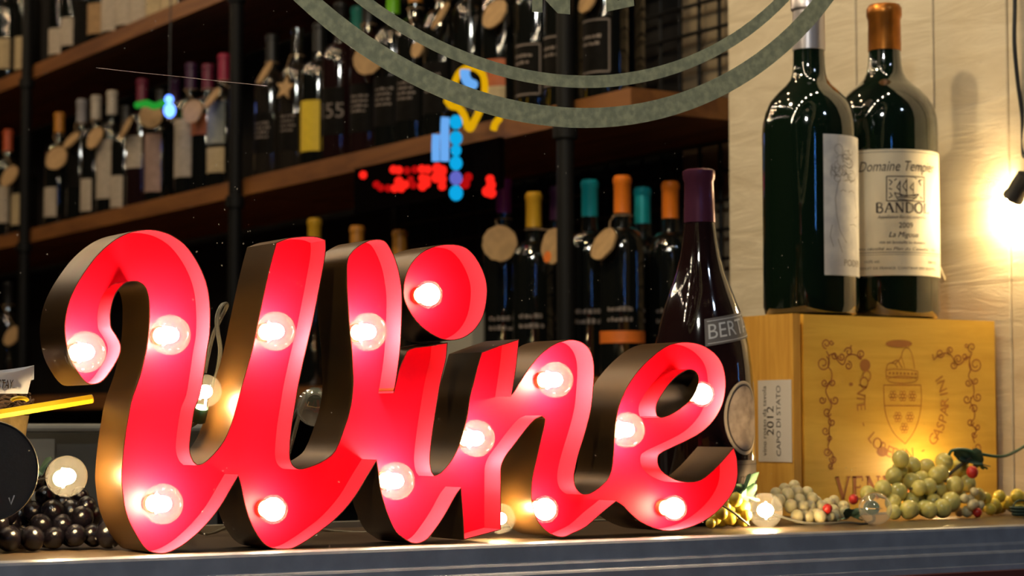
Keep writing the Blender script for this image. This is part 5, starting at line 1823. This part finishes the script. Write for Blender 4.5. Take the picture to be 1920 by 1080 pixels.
P = [pcu + Vector((0.008 * math.cos(t * .45), 0, 0.003 * math.sin(t * .45) - 0.002)) for t in range(8)]
MB().tube([v_ - Vector((pc.x, pc.y, nz)) for v_ in P], 0.0020, 7).build('yellow_curl', M_pencil, nest)

# paper strip STAY...
zt_, zb2 = on_y(30, 688, 1.985).z, on_y(30, 735, 1.985).z
px0, px1 = -95, 64
pts = []
for k in range(15):
    t = k / 14
    u_ = px0 + (px1 - px0) * t
    yy = 1.985 - 0.010 * math.sin(t * PI)
    top_ = on_y(u_, 699 - 12 * (t - .62) ** 2 * 8 if t > .62 else 697, yy)
    bot_ = on_y(u_ - (12 * t if t > .8 else 6 * t), 738 if t < .8 else 738 + 2 * (t - .8), yy)
    pts.append((top_, bot_))
po = Vector((pts[7][1].x, pts[7][1].y, nz + 0.021))
stp = empty('paper_strip', po, 'curled white paper strip printed STAY... sticking up from the nest', 'paper')
mb = MB()
v = []
for t_, b2 in pts:
    v += [t_, b2, t_ + Vector((0, .0008, 0)), b2 + Vector((0, .0008, 0))]
f = []
for k in range(14):
    o = 4 * k
    f += [(o, o + 1, o + 5, o + 4), (o + 2, o + 6, o + 7, o + 3), (o, o + 4, o + 6, o + 2), (o + 1, o + 3, o + 7, o + 5)]
f += [(0, 2, 3, 1), (56, 57, 59, 58)]
mb.add(v, f, 0, True).build('strip', M_paperw, stp, po)
# the strip's back fold, seen over the front edge
mb = MB()
v = []
for k in range(11):
    t = k / 10
    a = on_y(-60 + 124 * t, 697 - 12 * t * t, 1.985 + 0.020 * math.sin(PI * t) + .001)
    b2 = a - Vector((0, 0, 0.014))
    v += [a, b2, a + Vector((0, .0008, 0)), b2 + Vector((0, .0008, 0))]
f = []
for k in range(10):
    o = 4 * k
    f += [(o, o + 1, o + 5, o + 4), (o + 2, o + 6, o + 7, o + 3), (o, o + 4, o + 6, o + 2), (o + 1, o + 3, o + 7, o + 5)]
mb.add(v, f, 0, True).build('back_fold', M_paperw, stp, po)
tv, tf, tw_ = text2d('STAY...', 0.0125, 0.25)
k_ = 0.55
tv, tw_ = [(x * k_, y) for x, y in tv], tw_ * k_
a = on_y(-8, 728, 1.972)
x1_ = on_y(34, 728, 1.972).x
MB().add([(x1_ - tw_ / 2 + x, 1.9735 + 0.006 * abs((x + tw_ / 2) / tw_ - 0.3), a.z + y) for x, y in tv], tf, 0, False).build('print', M_ink, stp, po)

# yellow pencil lying across the nest
a, b2 = on_y(-60, 786, 1.945), on_y(171, 748, 1.935)
pn = empty('pencil', (a + b2) / 2, 'yellow hexagonal pencil poking out of the nest towards the sign', 'pencil')
rp = 9.5 / scale_at(b2)
MB().tube([a - (a + b2) / 2, b2 - (a + b2) / 2], rp, 6).build('barrel', M_pencil, pn, None, 20)
dd = (b2 - a).normalized()
MB().tube([b2 - (a + b2) / 2 + dd * 0.0001, b2 - (a + b2) / 2 + dd * 0.0012], rp * 0.86, 12).build('end_cap', pbr('pencil end', (0.75, 0.36, 0.01), 0.4), pn)

# grey metal cabinet with a pale rail, low behind the display
A = on_y(55, 803, 2.6)
B = on_y(420, 803, 2.6)
cbt = empty('cabinet', (A.x, 2.6, -0.86), 'low grey metal cabinet with a pale rail behind the left end of the sign', 'cabinet')
o_ = (A.x, 2.6, -0.86)
MB().box((A.x - 0.25, 2.62, -0.858), (B.x, 2.95, A.z - 0.004)).build('body', M_greyd, cbt, o_)
MB().tube([(A.x - 0.25, 2.6, A.z), (B.x, 2.6, A.z)], 9 / scale_at(A), 10).build('rail', M_grey, cbt, o_)
C1, C2 = on_y(60, 860, 2.61), on_y(101, 860, 2.61)
MB().box((C1.x - 0.2, 2.608, -0.80), (C2.x, 2.619, A.z - 0.014)).build('door', M_grey, cbt, o_)

# ------------------------------------------------------------------ fairy lights strung under the shop ceiling and over the window head, out of frame: they glint in the glass
fm = MB().sphere((0, 0, 0), 0.0075, 10, 8).build('fairy_bulb', M_glow_small)
fmesh = fm.data
COL.objects.unlink(fm)
bpy.data.objects.remove(fm)
for (a, b2, n_, sag, wh) in [((-0.6, 2.0, 1.35), (2.0, 2.0, 1.25), 16, 0.12, 'across the window head'), ((0.2, 2.1, 1.9), (1.7, 5.5, 2.2), 16, 0.25, 'slanting towards the shelving'), ((-0.8, 2.4, 1.8), (1.2, 8.5, 2.3), 18, 0.25, 'running deep into the shop')]:
    a, b2 = Vector(a), Vector(b2)
    P = [a.lerp(b2, t / 40) - Vector((0, 0, sag * 4 * (t / 40) * (1 - t / 40))) for t in range(41)]
    fs = empty('fairy_lights', a, 'string of tiny warm fairy bulbs hung overhead, ' + wh, 'string lights', 'overhead fairy lights')
    MB().tube([v_ - a for v_ in P], 0.0012, 5).build('wire', M_black, fs)
    for k in range(n_):
        t = (k + .5) / n_
        pp = a.lerp(b2, t) - Vector((0, 0, sag * 4 * t * (1 - t) + 0.009))
        inst('fairy_bulb', fmesh, pp - a, fs)
# bare globe bulbs hung over the aisle light the shelves and glint in every bottle
gm = MB().sphere((0, 0, 0), 0.016, 14, 10).build('globe', emit('aisle bulb glow', (1.0, 0.70, 0.40), 600))
gmesh = gm.data
COL.objects.unlink(gm)
bpy.data.objects.remove(gm)
for k, (x, y, z) in enumerate([(0.95, 2.9, 2.05), (1.45, 3.3, 2.2), (0.7, 3.5, 1.9), (1.1, 3.9, 2.15), (0.55, 4.3, 1.95), (1.3, 4.6, 2.2), (0.9, 4.9, 2.0), (0.5, 5.3, 2.1), (1.15, 5.6, 2.2), (0.8, 6.1, 1.95), (1.3, 6.5, 2.2), (0.5, 6.9, 2.05), (1.0, 7.3, 2.15)]):
    pd = empty('pendant_bulb', (x, y, z), 'bare globe bulb corded over the aisle, number %s in from the window' % ['one', 'two', 'three', 'four', 'five', 'six', 'seven', 'eight', 'nine', 'ten', 'eleven', 'twelve', 'thirteen'][k], 'lamp', 'aisle pendant bulbs')
    inst('globe', gmesh, (0, 0, 0), pd)
    MB().lathe([(0.009, 0.014), (0.010, 0.016), (0.010, 0.045), (0.002, 0.047), (0.002, 2.6 - z)], 10).build('cord', M_black, pd)
# blue neon tubes across the street, mirrored as streaks in the big bottles
for x, y in ((0.0, -1.3), (6.5, -1.7)):
    nb = empty('street_neon', (x, y, 0.3), 'upright blue neon tube across the street, %s' % ('behind the photographer' if x < 1 else 'far to the right'), 'sign', 'street neon tubes')
    MB().tube([(0, 0, 0), (0, 0, 1.0)], 0.012, 10).build('tube', emit('street blue neon', (0.10, 0.38, 1.0), 22.0), nb)
    MB().box((-0.02, -0.03, -0.6), (0.02, -0.012, 1.02)).build('backing', M_black, nb)
